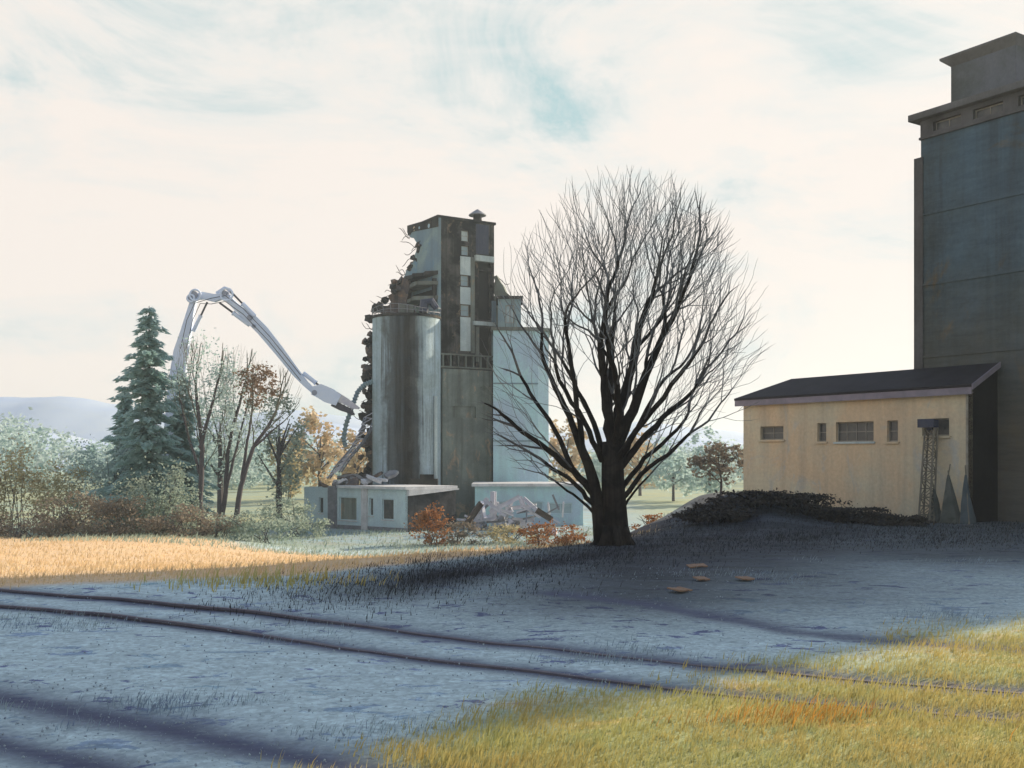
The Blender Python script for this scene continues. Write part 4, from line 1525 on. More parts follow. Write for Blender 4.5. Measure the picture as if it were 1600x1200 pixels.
def build_house():
    z0 = LOW - 0.4
    zt = zat(765, 90.0)
    L_ = 12.9
    Dp = 5.43
    k3 = V((HK.x, HK.y, 0))
    f3, s3 = V((HW.x, HW.y, 0)), V((HU.x, HU.y, 0))
    root = thing('annex_house', (HK.x, HK.y, LOW), 'low whitish annex house with a shade darkened stone gable end below the round silo', 'house')
    def op(x0, x1, yt, yb):
        a = on_plane(x0, HK, HN); b = on_plane(x1, HK, HN)
        y = (a.y + b.y) / 2
        s0, s1 = (b - HK).dot(HW), (a - HK).dot(HW)
        return (s0, s1, zat(yb, y) - z0, zat(yt, y) - z0)
    ops = [op(530, 557, 777, 813), op(597, 615, 780, 812), op(577, 583, 778, 806), op(498, 505, 777, 802)]
    mb = MB()
    wall_panel(mb, k3 + Z3 * z0, HW, L_, zt - z0, HN, ops, 0.3)
    wall_panel(mb, k3 + f3 * L_ + Z3 * z0, HU, Dp, zt - z0, -HW, [], 0.1)
    wall_panel(mb, k3 + f3 * L_ + s3 * Dp + Z3 * z0, -HW, L_, zt - z0, -HU, [], 0.1)
    mb.build('wall', M['house'], root)
    gb = MB()
    gb.hexa(k3 + Z3 * z0, s3 * Dp, Z3 * (zt - z0 - 0.02), f3 * 0.3)
    gb.v = [tuple(V(p) - f3 * 0.004) for p in gb.v]
    go = gb.build('gable_wall', M['house_dark'], root)
    go['label'] = 'shade darkened stone end wall'
    vb = MB()
    vb.hexa(k3 + s3 * 0.55 + f3 * 0.4 + Z3 * z0, f3 * (L_ - 0.8), s3 * 0.06, Z3 * (zt - z0 - 0.1))
    vb.build('dark_interior', M['brick'], root)
    pb = MB()
    a = (on_plane(527, HK, HN) - HK).dot(HW); b = (on_plane(517, HK, HN) - HK).dot(HW)
    pb.hexa(k3 + f3 * a - s3 * 0.35 + Z3 * z0, f3 * (b - a), s3 * 0.35, Z3 * (zt - z0 + 0.15))
    pb.build('pilaster', M['steel'], root)
    pb = MB()
    a = (on_plane(575, HK, HN) - HK).dot(HW); b = (on_plane(567, HK, HN) - HK).dot(HW)
    pb.hexa(k3 + f3 * a - s3 * 0.2 + Z3 * z0, f3 * (b - a), s3 * 0.2, Z3 * (zt - z0))
    pb.build('pilaster', M['white'], root)
    for i, (o_, br) in enumerate(zip(ops, ((0, 0), (0, 0), (0, 0), (0, 0)))):
        window(root, k3 + Z3 * z0, HW, HN, o_, 0.14, M['house'], M['glass'] if i != 0 else M['apron'], br, 0.07, M['white'])
    rb = MB()
    rnd = random.Random(2)
    far = [(L_ * 0.62 + rnd.uniform(-0.8, 0.8), Dp * q / 6) for q in range(7)]
    ring = [(-0.12, -0.35)] + [(L_ * 0.62, -0.35)] + far + [(L_ * 0.6, Dp + 0.1), (-0.12, Dp + 0.1)]
    rb.prism([k3 + f3 * a + s3 * b + Z3 * zt for a, b in ring], Z3 * 0.24)
    rb.build('roof_slab', M['white'], root)
    sb = MB()
    sb.prism([k3 - f3 * 0.30 - s3 * 0.1 + Z3 * (zt - 0.55), k3 - f3 * 0.30 + s3 * (Dp + 0.1) + Z3 * (zt - 0.12), k3 - f3 * 0.30 + s3 * (Dp + 0.1) + Z3 * (zt - 0.01), k3 - f3 * 0.30 - s3 * 0.1 + Z3 * (zt - 0.01)], f3 * 0.29)
    so = sb.build('eaves_board', M['white'], root)
    fb = MB()
    fb.hexa(k3 - s3 * 0.06 + Z3 * z0, f3 * L_, s3 * 0.058, Z3 * 0.75)
    fb.build('footing', M['steel'], root)
    return root


build_house()


def slab_chunk(name, c, size, rot, mat, label, cat, group, seed=0):
    """a broken, uneven piece: a box with torn corners"""
    rnd = random.Random(seed)
    R = Euler(rot).to_matrix()
    mb = MB()
    n = 7
    ring = []
    for k in range(n):
        a = 2 * PI * k / n
        r = rnd.uniform(0.7, 1.05)
        ring.append(V(c) + R @ V((size[0] / 2 * math.cos(a) * r * 1.2, size[1] / 2 * math.sin(a) * r * 1.2, -size[2] / 2)))
    mb.prism(ring, R @ V((0, 0, size[2])))
    o = mb.build(name, mat, origin=c)
    tag(o, label, cat, group)
    return o


def steel_beam(p0, p1, h, mat, label, group):
    """I section beam from p0 to p1"""
    p0, p1 = V(p0), V(p1)
    mb = MB()
    d = (p1 - p0)
    x = d.cross(V((0.1, 0.2, 1))).normalized()
    y = x.cross(d).normalized()
    mb.hexa(p0 - x * 0.06 * h - y * h * 0.4, x * 0.12 * h, y * h * 0.8, d)
    for s in (-1, 1):
        mb.hexa(p0 - x * h * 0.4 + y * (s * h * 0.46 - h * 0.06), x * h * 0.8, y * h * 0.12, d)
    o = mb.build('scrap_girder', mat, origin=(p0 + p1) / 2)
    tag(o, label, 'scrap metal', group)


def build_rubble():
    rnd = random.Random(21)
    lab = 'pale steel girder in the scrap heap between the annex house and the low building'
    grp = 'scrap girders in the heap'
    for (x0, y0, x1, y1, h) in ((742, 815, 762, 778, 0.5), (770, 812, 771, 768, 0.8), (765, 800, 812, 776, 0.6), (812, 776, 822, 800, 0.55), (818, 778, 842, 800, 0.5), (756, 780, 790, 806, 0.5), (770, 822, 800, 796, 0.6), (790, 795, 838, 790, 0.5), (752, 785, 757, 812, 0.6), (778, 785, 770, 818, 0.5), (800, 782, 790, 810, 0.5), (735, 812, 752, 792, 0.5), (845, 808, 815, 790, 0.4), (783, 812, 830, 818, 0.4)):
        Y = rnd.uniform(88, 93)
        steel_beam(P(x0, y0, Y), P(x1, y1, Y + rnd.uniform(-1.5, 1.5)), h * 0.62, M['scrap'], lab, grp)
    for k in range(22):
        x0, y0 = rnd.uniform(738, 880), rnd.uniform(796, 820)
        a = rnd.uniform(-0.5, 3.6)
        ln = rnd.uniform(14, 36)
        Y = rnd.uniform(87, 94)
        steel_beam(P(x0, y0, Y), P(x0 + ln * math.cos(a), y0 - abs(ln * math.sin(a)) * 0.9, Y + rnd.uniform(-1, 1)), rnd.uniform(0.12, 0.24), M['scrap'] if k % 3 else M['steel'], lab, grp)
    steel_beam(P(727, 822, 86), P(752, 786, 87), 0.45, M['rebar'], 'dark brown girder propped up at the left end of the scrap heap', None)
    steel_beam(P(838, 797, 88), P(862, 812, 88), 0.45, M['rebar'], 'dark girder end lying low at the right end of the scrap heap', None)
    lab = 'broken concrete chunk among the scrap beams'
    for k in range(34):
        px = rnd.gauss(785, 34)
        Y = rnd.uniform(87, 95)
        z = LOW + max(0.1, 1.3 * math.exp(-((px - 785) / 40) ** 2) * rnd.uniform(0.2, 1.0))
        s = rnd.uniform(0.35, 1.0)
        slab_chunk('concrete_chunk', ((px - 800) / FPX * Y, Y, z), (s, s * 0.8, s * 0.5), (rnd.uniform(-0.7, 0.7), rnd.uniform(-0.7, 0.7), rnd.uniform(0, 3)), M['rubble'] if k % 3 else M['scrap'], lab, 'chunk', 'concrete chunks in the scrap heap', k)
    # collapsed roof pieces on the left end of the house
    zt = zat(765, 90.0)
    for k in range(20):
        f = rnd.uniform(6.5, 12.6)
        g = rnd.uniform(0.2, 4.8)
        c = V((HK.x, HK.y, 0)) + V((HW.x, HW.y, 0)) * f + V((HU.x, HU.y, 0)) * g
        c.z = zt + rnd.uniform(0.05, 0.5) + max(0, (g - 1) * 0.22)
        s = rnd.uniform(0.8, 2.0)
        slab_chunk('roof_fragment', c, (s, s * 0.7, 0.25), (rnd.uniform(-0.6, 0.6), rnd.uniform(-0.6, 0.6), rnd.uniform(0, 3)), (M['white'], M['rubble'], M['brick'])[k % 3], 'loose roof fragment heaped on the left end of the annex house', 'fragment', 'roof fragments on the annex house', 40 + k)


build_rubble()


def build_chute():
    """fallen conveyor gallery leaning against the silo foot"""
    a, b = P(579, 648, 104.5), P(520, 742, 97.0)
    b.z = max(b.z, -0.9)
    root = thing('fallen_conveyor', b, 'fallen lattice conveyor leaning up against the broken wall left of the round silo', 'conveyor')
    d = (b - a)
    x = V((1, 0, 0.55)).normalized() * 0.62
    y = V((0, 1, 0)) * 0.7
    for sx in (-1, 1):
        for sy in (-1, 1):
            mb = MB()
            n = 8
            pts = [a + d * k / n + x * sx + y * sy + V((0.25 * math.sin(k * 0.9), 0, -0.9 * math.sin(PI * k / n))) for k in range(n + 1)]
            mb.tube(pts, 0.085, 6)
            mb.build('chord', M['steel'], root)
    mb = MB()
    n = 12
    for k in range(n):
        off = V((0, 0, -0.9 * math.sin(PI * k / n)))
        p = a + d * k / n + off
        q = a + d * (k + 1) / n + V((0, 0, -0.9 * math.sin(PI * (k + 1) / n)))
        mb.bar(p - x - y, p + x - y, 0.08, 0.08)
        mb.bar(p - x - y, q + x - y, 0.06, 0.06)
        mb.bar(p - x + y, q - x - y, 0.06, 0.06)
    mb.build('lattice', M['scrap'], root)
    # ribbed hose pulled out of the silo
    pts2 = [(582, 596), (569, 601), (559, 612), (553, 628), (548, 643), (541, 662), (537, 684), (540, 700)]
    pts = [P(x_, y_, 99.5) for x_, y_ in pts2]
    fine = []
    for i in range(len(pts) - 1):
        for k in range(10):
            fine.append(pts[i].lerp(pts[i + 1], k / 10))
    rad = [0.19 + (0.10 if i % 3 == 0 else 0.0) for i in range(len(fine))]
    mb = MB()
    mb.tube(fine, rad, 9)
    o = mb.build('ribbed_hose', M['ruin_pale'], origin=pts[-1])
    tag(o, 'pale ribbed hose dangling from the crusher jaws of the demolition machine', 'hose')


build_chute()


# ------------------------------------------------------------------ high reach demolition excavator
def box_arm(mb, pts, widths, thick, Y):
    """tapered box section through pixel points with pixel widths; thick is the depth along Y"""
    L_, R_ = [], []
    for i, (px, py) in enumerate(pts):
        a = V(pts[max(i - 1, 0)]); b = V(pts[min(i + 1, len(pts) - 1)])
        t = (b - a).normalized()
        n = V((-t.y, t.x)) * widths[i] / 2
        L_.append(P(px + n.x, py + n.y, Y)); R_.append(P(px - n.x, py - n.y, Y))
    n = len(pts)
    d = V((0, thick, 0))
    vs = []
    for i in range(n):
        vs += [L_[i] - d / 2, R_[i] - d / 2, R_[i] + d / 2, L_[i] + d / 2]
    fs = []
    for i in range(n - 1):
        o = i * 4
        for k in range(4):
            fs.append((o + k, o + (k + 1) % 4, o + 4 + (k + 1) % 4, o + 4 + k))
    fs += [(3, 2, 1, 0), tuple((n - 1) * 4 + k for k in range(4))]
    mb.add(vs, fs)


def build_excavator():
    Y = 98.0
    px = FPX / Y
    base = P(262, 700, Y); base.z = LOW
    root = thing('demolition_excavator', base, 'grey blue high reach demolition excavator, its long folded boom rising behind the bare trees', 'excavator')
    def pin(q, r, name='pin'):
        mb = MB()
        c = P(q[0], q[1], Y)
        mb.tube([c - V((0, 0.55, 0)), c + V((0, 0.55, 0))], 0.85 * r / px, 14)
        mb.build(name, M['pin'], root)
    mb = MB(); box_arm(mb, [(262, 782), (268, 690), (276, 600), (283, 550), (291, 518), (304, 466)], [18, 24, 24, 21, 15, 8], 0.6, Y)
    mb.build('main_boom', M['boom'], root)
    mb = MB(); box_arm(mb, [(297, 466), (318, 462), (336, 466), (350, 462), (360, 464)], [7, 11, 12, 9, 6], 0.5, Y - 0.02)
    mb.build('middle_boom', M['boom'], root)
    mb = MB(); box_arm(mb, [(348, 458), (368, 478), (396, 502)], [8, 11, 14], 0.5, Y + 0.01)
    mb.build('boom_extension', M['boom'], root)
    mb = MB(); box_arm(mb, [(394, 500), (410, 516), (436, 548), (462, 582), (478, 600), (494, 615)], [17, 17, 15, 12, 9, 7], 0.5, Y - 0.03)
    mb.build('dipper_arm', M['boom'], root)
    for q, r in (((306, 461), 6.0), ((298, 466), 4.0), ((353, 459), 5.0), ((392, 497), 4.5), ((398, 510), 3.0), ((493, 614), 5.0)):
        pin(q, r)
    # ring brackets over the knuckles
    for (cx, cy, r) in ((305, 461, 8.5), (298, 466, 5.5), (354, 460, 9.5)):
        rb = MB()
        pts = [P(cx + r * math.cos(a), cy + r * math.sin(a), Y - 0.6) for a in np.linspace(0, 2 * PI, 19)]
        rb.tube(pts, 0.10, 6)
        rb.build('ring_bracket', M['boom'], root)
    def ram(a, b, f=0.55, off=0.0):
        pa, pb = P(a[0], a[1], Y + off), P(b[0], b[1], Y + off)
        mb = MB(); mb.tube([pa, pa.lerp(pb, f)], 0.20, 10); mb.tube([pa.lerp(pb, f - 0.03), pa.lerp(pb, f)], 0.25, 10)
        ro = mb.build('hydraulic_ram', M['boom'], root)
        mb = MB(); mb.tube([pa.lerp(pb, f), pb], 0.10, 8)
        mb.build('piston_rod', M['boom_dark'], ro)
    ram((302, 518), (324, 472)); ram((390, 508), (343, 473)); ram((474, 583), (507, 609), 0.6); ram((398, 494), (360, 455), 0.5, -0.3)
    lb = MB()
    lb.bar(P(338, 458, Y), P(352, 449, Y), 0.3, 0.2); lb.bar(P(352, 449, Y), P(366, 462, Y), 0.3, 0.2)
    lb.build('knuckle_link', M['boom'], root)
    hb = MB()
    for off in (-4, 5):
        hb.tube([P(x, y, Y - 0.6) for x, y in ((286 + off, 545), (296 + off, 500), (308 + off, 474), (330, 470 + off), (352, 466 + off), (380, 486 + off), (420, 528 + off), (470, 590 + off))], 0.035, 5)
    hb.build('hose', M['boom_dark'], root)
    # crusher head
    cb = MB(); box_arm(cb, [(488, 611), (500, 611), (514, 618), (530, 626)], [12, 22, 24, 18], 1.0, Y - 0.01)
    co = cb.build('crusher_head', M['boom'], root)
    jb = MB(); box_arm(jb, [(524, 618), (540, 627), (553, 635), (561, 638)], [13, 11, 8, 3], 0.7, Y)
    for k in range(4):
        jb.bar(P(533 + 6 * k, 628 + 3 * k, Y), P(530 + 6 * k, 633 + 3 * k, Y), 0.14, 0.14)
    jb.build('jaw', M['scrap'], root)
    jb = MB(); box_arm(jb, [(520, 630), (534, 637), (546, 642), (553, 648)], [10, 10, 8, 3], 0.7, Y - 0.02)
    jb.build('jaw', M['boom_dark'], root)
    # carrier: tracks, slewing deck, cab, counterweight
    bx, by = base.x, base.y
    for s in (-1, 1):
        tb = MB()
        yy = by + s * 1.5
        prof = []
        for a in np.linspace(PI / 2, 3 * PI / 2, 9):
            prof.append((bx - 2.3 + 0.55 * math.cos(a), LOW + 0.6 + 0.55 * math.sin(a)))
        for a in np.linspace(-PI / 2, PI / 2, 9):
            prof.append((bx + 2.3 + 0.55 * math.cos(a), LOW + 0.6 + 0.55 * math.sin(a)))
        tb.prism([V((x, yy - 0.35, z)) for x, z in prof], V((0, 0.7, 0)))
        tb.build('crawler_track', M['boom_dark'], root)
    db = MB()
    db.box((bx - 0.8, by, LOW + 1.75), (5.2, 3.0, 1.0))
    db.box((bx - 2.9, by, LOW + 2.3), (1.5, 2.9, 1.9))
    db.tube([V((bx, by, LOW + 0.9)), V((bx, by, LOW + 1.3))], 1.2, 16)
    db.build('deck', M['boom'], root)
    cb = MB()
    cb.prism([V((bx + 0.3, by - 1.5, LOW + 2.26)), V((bx + 1.9, by - 1.5, LOW + 2.26)), V((bx + 1.9, by - 1.5, LOW + 3.2)), V((bx + 1.5, by - 1.5, LOW + 4.1)), V((bx + 0.3, by - 1.5, LOW + 4.1))], V((0, 1.0, 0)))
    co = cb.build('cab', M['boom'], root)
    gb = MB()
    gb.prism([V((bx + 0.5, by - 1.52, LOW + 3.0)), V((bx + 1.75, by - 1.52, LOW + 3.0)), V((bx + 1.4, by - 1.52, LOW + 3.95)), V((bx + 0.5, by - 1.52, LOW + 3.95))], V((0, 0.015, 0)))
    gb.build('cab_window', M['glass'], co)


build_excavator()


# ------------------------------------------------------------------ the big bare tree
def grow(mb, p, d, r, org, env, rnd, rmin, spread=1.0, twist=0.10, up=0.03, pull=0.10, mi_fn=None, seglen=1.0, tip=0.004, depth=0, env_k=1.0, thin=0.0):
    """one limb that keeps forking until it reaches the crown's outline"""
    stack = [(V(p), V(d).normalized(), r, env_k)]
    c, rad = env

    def inside(q, k):
        e = q - c
        ex = 2.7 if e.z < 0 else 2.0
        return (math.hypot(e.x / rad[0], e.y / rad[1]) / k) ** ex + abs(e.z / (rad[2] * k)) ** ex
    count = 0
    while stack and count < 9000:
        p, d, r, k = stack.pop()
        count += 1
        L_ = seglen * (0.35 + 1.9 * r ** 0.42) * rnd.uniform(0.75, 1.3)
        n = 3
        pts, rr = [p], [r]
        r1 = max(r * rnd.uniform(0.74, 0.86), tip)
        out = False
        for i in range(n):
            rad_dir = (p - org).normalized()
            d = (d + V((rnd.gauss(0, twist), rnd.gauss(0, twist), rnd.gauss(0, twist))) + rad_dir * pull + V((0, 0, up))).normalized()
            p = p + d * (L_ / n)
            pts.append(p)
            rr.append(r + (r1 - r) * (i + 1) / n)
            val = inside(p, k)
            if thin:
                lim = tip * 0.8 + thin * max(0.0, 1 - val) ** 1.25
                rr[-1] = min(rr[-1], lim)
                r1 = min(r1, lim)
            if val >= 1:
                out = True
                break
        if out:
            rr[-1] = min(rr[-1] * 0.4, tip)
            if len(rr) > 2:
                rr[-2] = rr[-2] * 0.7
        sides = 9 if r > 0.08 else (6 if r > 0.025 else (4 if r > 0.012 else 3))
        mb.tube(pts, rr, sides, cap=False, mi=mi_fn(r) if mi_fn else 0)
        if out:
            continue
        ax = d.orthogonal().normalized()
        phi = rnd.uniform(0, 2 * PI)
        side = (Matrix.Rotation(phi, 3, d) @ ax)
        a1 = math.radians(rnd.uniform(4, 11)) * spread
        a2 = math.radians(rnd.uniform(18, 32)) * spread
        dm = (d * math.cos(a1) - side * math.sin(a1)).normalized()
        ds = (d * math.cos(a2) + side * math.sin(a2)).normalized()
        rs_ = r1 * rnd.uniform(0.55, 0.78)
        stack.append((p, dm, r1, k * 1.0))
        if rs_ > rmin:
            stack.append((p, ds, rs_, k * rnd.uniform(0.93, 1.03)))
        elif r1 > rmin and rnd.random() < 0.5:
            stack.append((p, ds, rmin, k * rnd.uniform(0.85, 1.0)))
    return count


def build_big_tree():
    Y = 30.3
    m = Y / FPX
    bp = P(960, 850, Y)
    base = V((bp.x, Y, hz(bp.x, Y)))
    root = thing('bare_tree', base, 'large bare dark tree with a fan shaped crown standing on the dark bank', 'tree')
    def q(px, py, dy=0.0):
        v = P(px, py, Y)
        return V((v.x, Y + dy, v.z))
    tb = MB()
    tb.tube([V((base.x, Y, base.z - 0.3)), q(961, 846), q(961, 835), q(960, 800), q(958, 760), q(957, 725), q(957, 690)],
            [0.50, 0.47, 0.42, 0.375, 0.345, 0.325, 0.29], 16)
    tb.tube([q(946, 850, 0.05), q(939, 820, 0.03), q(934, 790), q(928, 755), q(919, 725), q(909, 702)], [0.36, 0.25, 0.20, 0.175, 0.15, 0.13], 12)
    for a in range(7):
        an = a * 0.9 + 0.3
        tb.tube([base + V((0.30 * math.cos(an), 0.30 * math.sin(an), 0.55)), base + V((0.44 * math.cos(an), 0.44 * math.sin(an), 0.10)), base + V((0.75 * math.cos(an), 0.75 * math.sin(an), -0.15))], [0.14, 0.15, 0.05], 7)
    tb.build('trunk', M['bark'], root, smooth=True)
    cb = MB()
    rnd = random.Random(4)
    env = (q(982, 528), (212 * m, 205 * m, 262 * m))
    org = q(960, 790)
    fn = lambda r: 0 if r > 0.050 else (1 if r > 0.022 else 2)
    limbs = [
        ([(957, 692, 0), (968, 640, .1), (985, 585, .15)], .20, 1.0),
        ([(957, 700, 0), (948, 640, -.1), (940, 575, -.2)], .17, 1.0),
        ([(960, 705, 0), (988, 640, -.1), (1016, 568, -.2)], .185, 1.0),
        ([(965, 735, 0), (1000, 690, .1), (1050, 640, .2)], .12, 1.0),
        ([(966, 790, 0), (1000, 742, -.15), (1052, 700, -.3)], .085, 1.03),
        ([(958, 700, .1), (955, 640, .7), (962, 570, 1.3)], .15, 1.0),
        ([(958, 700, -.1), (965, 650, -.6), (955, 590, -1.2)], .13, 1.0),
        ([(909, 704, 0), (890, 650, .1), (862, 590, .2)], .115, 1.0),
        ([(913, 712, 0), (902, 640, -.2), (890, 560, -.4)], .10, 1.0),
        ([(930, 775, 0), (896, 735, .1), (840, 690, .2)], .125, 1.16),
        ([(934, 795, 0), (900, 758, -.3), (850, 722, -.7)], .08, 1.14),
        ([(936, 810, 0), (905, 780, .2), (868, 752, .4)], .05, 1.10),
        ([(896, 735, .1), (868, 670, .5), (828, 610, .8)], .085, 1.08),
        ([(950, 730, .1), (930, 660, .6), (900, 590, 1.2)], .10, 1.0),
        ([(962, 730, .1), (1000, 670, .9), (1040, 600, 1.6)], .10, 1.0),
        ([(962, 720, -.1), (1000, 660, -.9), (1050, 590, -1.6)], .10, 1.0),
        ([(940, 720, -.1), (910, 660, -.8), (870, 600, -1.5)], .09, 1.0),
        ([(966, 770, 0), (1010, 715, .4), (1065, 670, .8)], .085, 1.02),
        ([(968, 805, 0), (985, 775, .1), (1015, 745, .3)], .045, 1.05),
    ]
    for pl, r, k in limbs:
        pts = [q(*a) for a in pl]
        # a smooth start of the limb inside the trunk
        sm = []
        for i in range(len(pts) - 1):
            for t in range(4):
                sm.append(pts[i].lerp(pts[i + 1], t / 4))
        sm.append(pts[-1])
        for i in range(1, len(sm) - 1):
            sm[i] = sm[i] + V((rnd.gauss(0, .02), rnd.gauss(0, .02), rnd.gauss(0, .02)))
        cb.tube(sm, [r * (1 - 0.38 * i / (len(sm) - 1)) for i in range(len(sm))], 9, cap=False, mi=0)
        d = (sm[-1] - sm[-3]).normalized()
        grow(cb, sm[-1], d, r * 0.62, org, env, rnd, 0.0086, 1.22, 0.11, 0.01, 0.08, fn, 0.66, 0.0060, thin=0.17, env_k=k)
        # side shoots along the limb
        for i in (4, 7):
            if r > 0.06:
                ax = d.orthogonal().normalized()
                side = Matrix.Rotation(rnd.uniform(0, 2 * PI), 3, d) @ ax
                dd = (d * 0.85 + side * 0.5).normalized()
                grow(cb, sm[i], dd, r * 0.30, org, env, rnd, 0.0086, 1.22, 0.11, 0.01, 0.08, fn, 0.66, 0.0060, thin=0.17, env_k=k * 0.96)
    cb.build('crown', [M['bark'], M['branch'], M['twig']], root)


build_big_tree()


# ------------------------------------------------------------------ leaves, bushes and far trees
def leaf_cards(mb, centers, size, rnd, mi=0, stretch=1.6, droop=0.0):
    for c in centers:
        s = size * rnd.uniform(0.6, 1.35)
        a = V((rnd.gauss(0, 1), rnd.gauss(0, 1), rnd.gauss(0, 0.6))).normalized()
        b = a.cross(V((rnd.gauss(0, 1), rnd.gauss(0, 1), rnd.gauss(0, 1)))).normalized()
        a = a * s * stretch / 2
        b = b * s / 2
        c = V(c)
        mb.add([c - a, c - b * 0.9, c + a, c + b], [(0, 1, 2, 3)], mi)


def clump_points(rnd, c, rad, n, nclump, spread=0.33, bottom=-0.5):
    """points gathered in clumps through an uneven crown"""
    cl = []
    for _ in range(nclump):
        while True:
            d = V((rnd.uniform(-1, 1), rnd.uniform(-1, 1), rnd.uniform(bottom, 1)))
            if 0.15 < d.length < 1:
                break
        cl.append((d, rnd.uniform(0.5, 1.25)))
    out = []
    for _ in range(n):
        d, k = rnd.choice(cl)
        g = V((rnd.gauss(0, spread * 0.55), rnd.gauss(0, spread * 0.55), rnd.gauss(0, spread * 0.45))) * k
        p = d + g
        out.append(V((c[0] + p.x * rad[0], c[1] + p.y * rad[1], c[2] + p.z * rad[2])))
    return out


def bush_obj(name, px, Y, wpx, hpx, leaf_m, label, cat, n=900, leaf=0.16, seed=0, group=None, ncl=26, stem_m=None, base_py=None):
    rnd = random.Random(seed + 100)
    X = (px - 800) / FPX * Y
    z = hz(X, Y)
    rx = wpx / 2 / FPX * Y
    h = hpx / FPX * Y
    base = V((X, Y, z))
    root = thing(name, base, label, cat, group)
    sb = MB()
    for k in range(9):
        a = rnd.uniform(0, 2 * PI)
        tip = base + V((math.cos(a) * rx * rnd.uniform(0.3, 0.9), math.sin(a) * rx * 0.5, h * rnd.uniform(0.5, 0.95)))
        mid = base.lerp(tip, 0.5) + V((rnd.gauss(0, rx * 0.1), 0, h * 0.12))
        sb.tube([base + V((rnd.gauss(0, rx * 0.15), rnd.gauss(0, rx * 0.15), -0.1)), mid, tip], [0.035, 0.025, 0.01], 4)
    sb.build('stem', stem_m or M['bark_far'], root)
    lb = MB()
    pts = clump_points(rnd, base + V((0, 0, h * 0.36)), (rx, min(rx, 2.6) * 0.8, h * 0.58), n, ncl)
    pts = [p for p in pts if p.z > hz(p.x, p.y) - 0.05]
    leaf_cards(lb, pts, leaf, rnd)
    lb.build('foliage', leaf_m, root)
    return root


def far_tree(name, px, Y, top, wpx, leaf_m, label, cat='tree', n=1100, leaf=0.4, seed=0, ncl=34, trunk_h=0.25, base_z=None, group=None):
    rnd = random.Random(seed + 300)
    X = (px - 800) / FPX * Y
    z = base_z if base_z is not None else hz(X, Y)
    zt = zat(top, Y)
    H = zt - z
    rx = wpx / 2 / FPX * Y
    base = V((X, Y, z))
    root = thing(name, base, label, cat, group)
    tb = MB()
    tb.tube([base + V((0, 0, -0.2)), base + V((rnd.gauss(0, .1), 0, H * 0.3)), base + V((rnd.gauss(0, .2), 0, H * 0.75))], [0.028 * H, 0.02 * H, 0.006 * H], 7)
    for k in range(8):
        a = rnd.uniform(0, 2 * PI)
        f = rnd.uniform(0.25, 0.6)
        p = base + V((0, 0, H * f))
        tb.tube([p, p + V((math.cos(a) * rx * 0.4, math.sin(a) * rx * 0.4, H * 0.13)), p + V((math.cos(a) * rx * 0.75, math.sin(a) * rx * 0.75, H * 0.24))], [0.010 * H, 0.007 * H, 0.003 * H], 5)
    tb.build('trunk', M['bark_far'], root)
    lb = MB()
    ch = H * (1 - trunk_h) / 2
    leaf_cards(lb, clump_points(rnd, base + V((0, 0, H * trunk_h + ch)), (rx, rx, ch), n, ncl, 0.30, -1), leaf, rnd)
    lb.build('crown', leaf_m, root)
    return root


def conifer(px, Y, top, wpx, label, seed=0, mat='conifer', lean=0.0):
    rnd = random.Random(seed + 500)
    X = (px - 800) / FPX * Y
    z = hz(X, Y)
    zt = zat(top, Y)
    H = zt - z
    rw = wpx / 2 / FPX * Y
    base = V((X, Y, z))
    root = thing('conifer', base, label, 'tree')
    tb = MB()
    tb.tube([base + V((0, 0, -0.2)), base + V((0, 0, H * 0.5)), base + V((0, 0, H))], [0.30, 0.18, 0.03], 8)
    tb.build('trunk', M['bark_far'], root)
    lb = MB()
    k = 0
    zz = 0.07
    while zz < 0.985:
        R = rw * (1 - zz) ** 0.72 * (0.80 + 0.38 * math.sin(k * 2.4) * rnd.uniform(0.5, 1)) + 0.15
        nb = 7 if zz < 0.75 else 5
        for b in range(nb):
            a = 2 * PI * b / nb + k * 0.7 + rnd.uniform(-0.3, 0.3)
            Rb = R * rnd.uniform(0.45, 1.28)
            p0 = base + V((0, 0, H * (zz + rnd.uniform(-0.012, 0.012))))
            tilt = rnd.uniform(-0.35, 0.25)
            n = int(10 + Rb * 22)
            for j in range(n):
                t = (j + rnd.random()) / n
                dr = -0.20 * Rb * t * t + (0.06 + tilt) * Rb * t
                wd = 0.34 * Rb * (1 - t) + 0.13
                c = p0 + V((math.cos(a) * Rb * t - math.sin(a) * rnd.uniform(-wd, wd), math.sin(a) * Rb * t + math.cos(a) * rnd.uniform(-wd, wd), dr + rnd.gauss(0, 0.10)))
                out = V((math.cos(a), math.sin(a), -0.35)).normalized()
                s = rnd.uniform(0.28, 0.6)
                sd = V((-math.sin(a), math.cos(a), rnd.gauss(0, 0.7))).normalized() * s * 0.4
                lb.add([c - sd, c + sd, c + out * s + V((rnd.gauss(0, .06), rnd.gauss(0, .06), rnd.gauss(0, .06)))], [(0, 1, 2)])
        k += 1
        zz += rnd.uniform(0.014, 0.030)
    lb.build('crown', M[mat], root)
    return root


conifer(233, 88, 478, 190, 'tall blue green conifer left of the excavator boom, tallest of the left trees', 1)
conifer(285, 92, 585, 90, 'shorter blue green conifer between the tall conifer and the bare trees', 2)
conifer(196, 94, 610, 80, 'small pale conifer at the left foot of the tall conifer', 3)


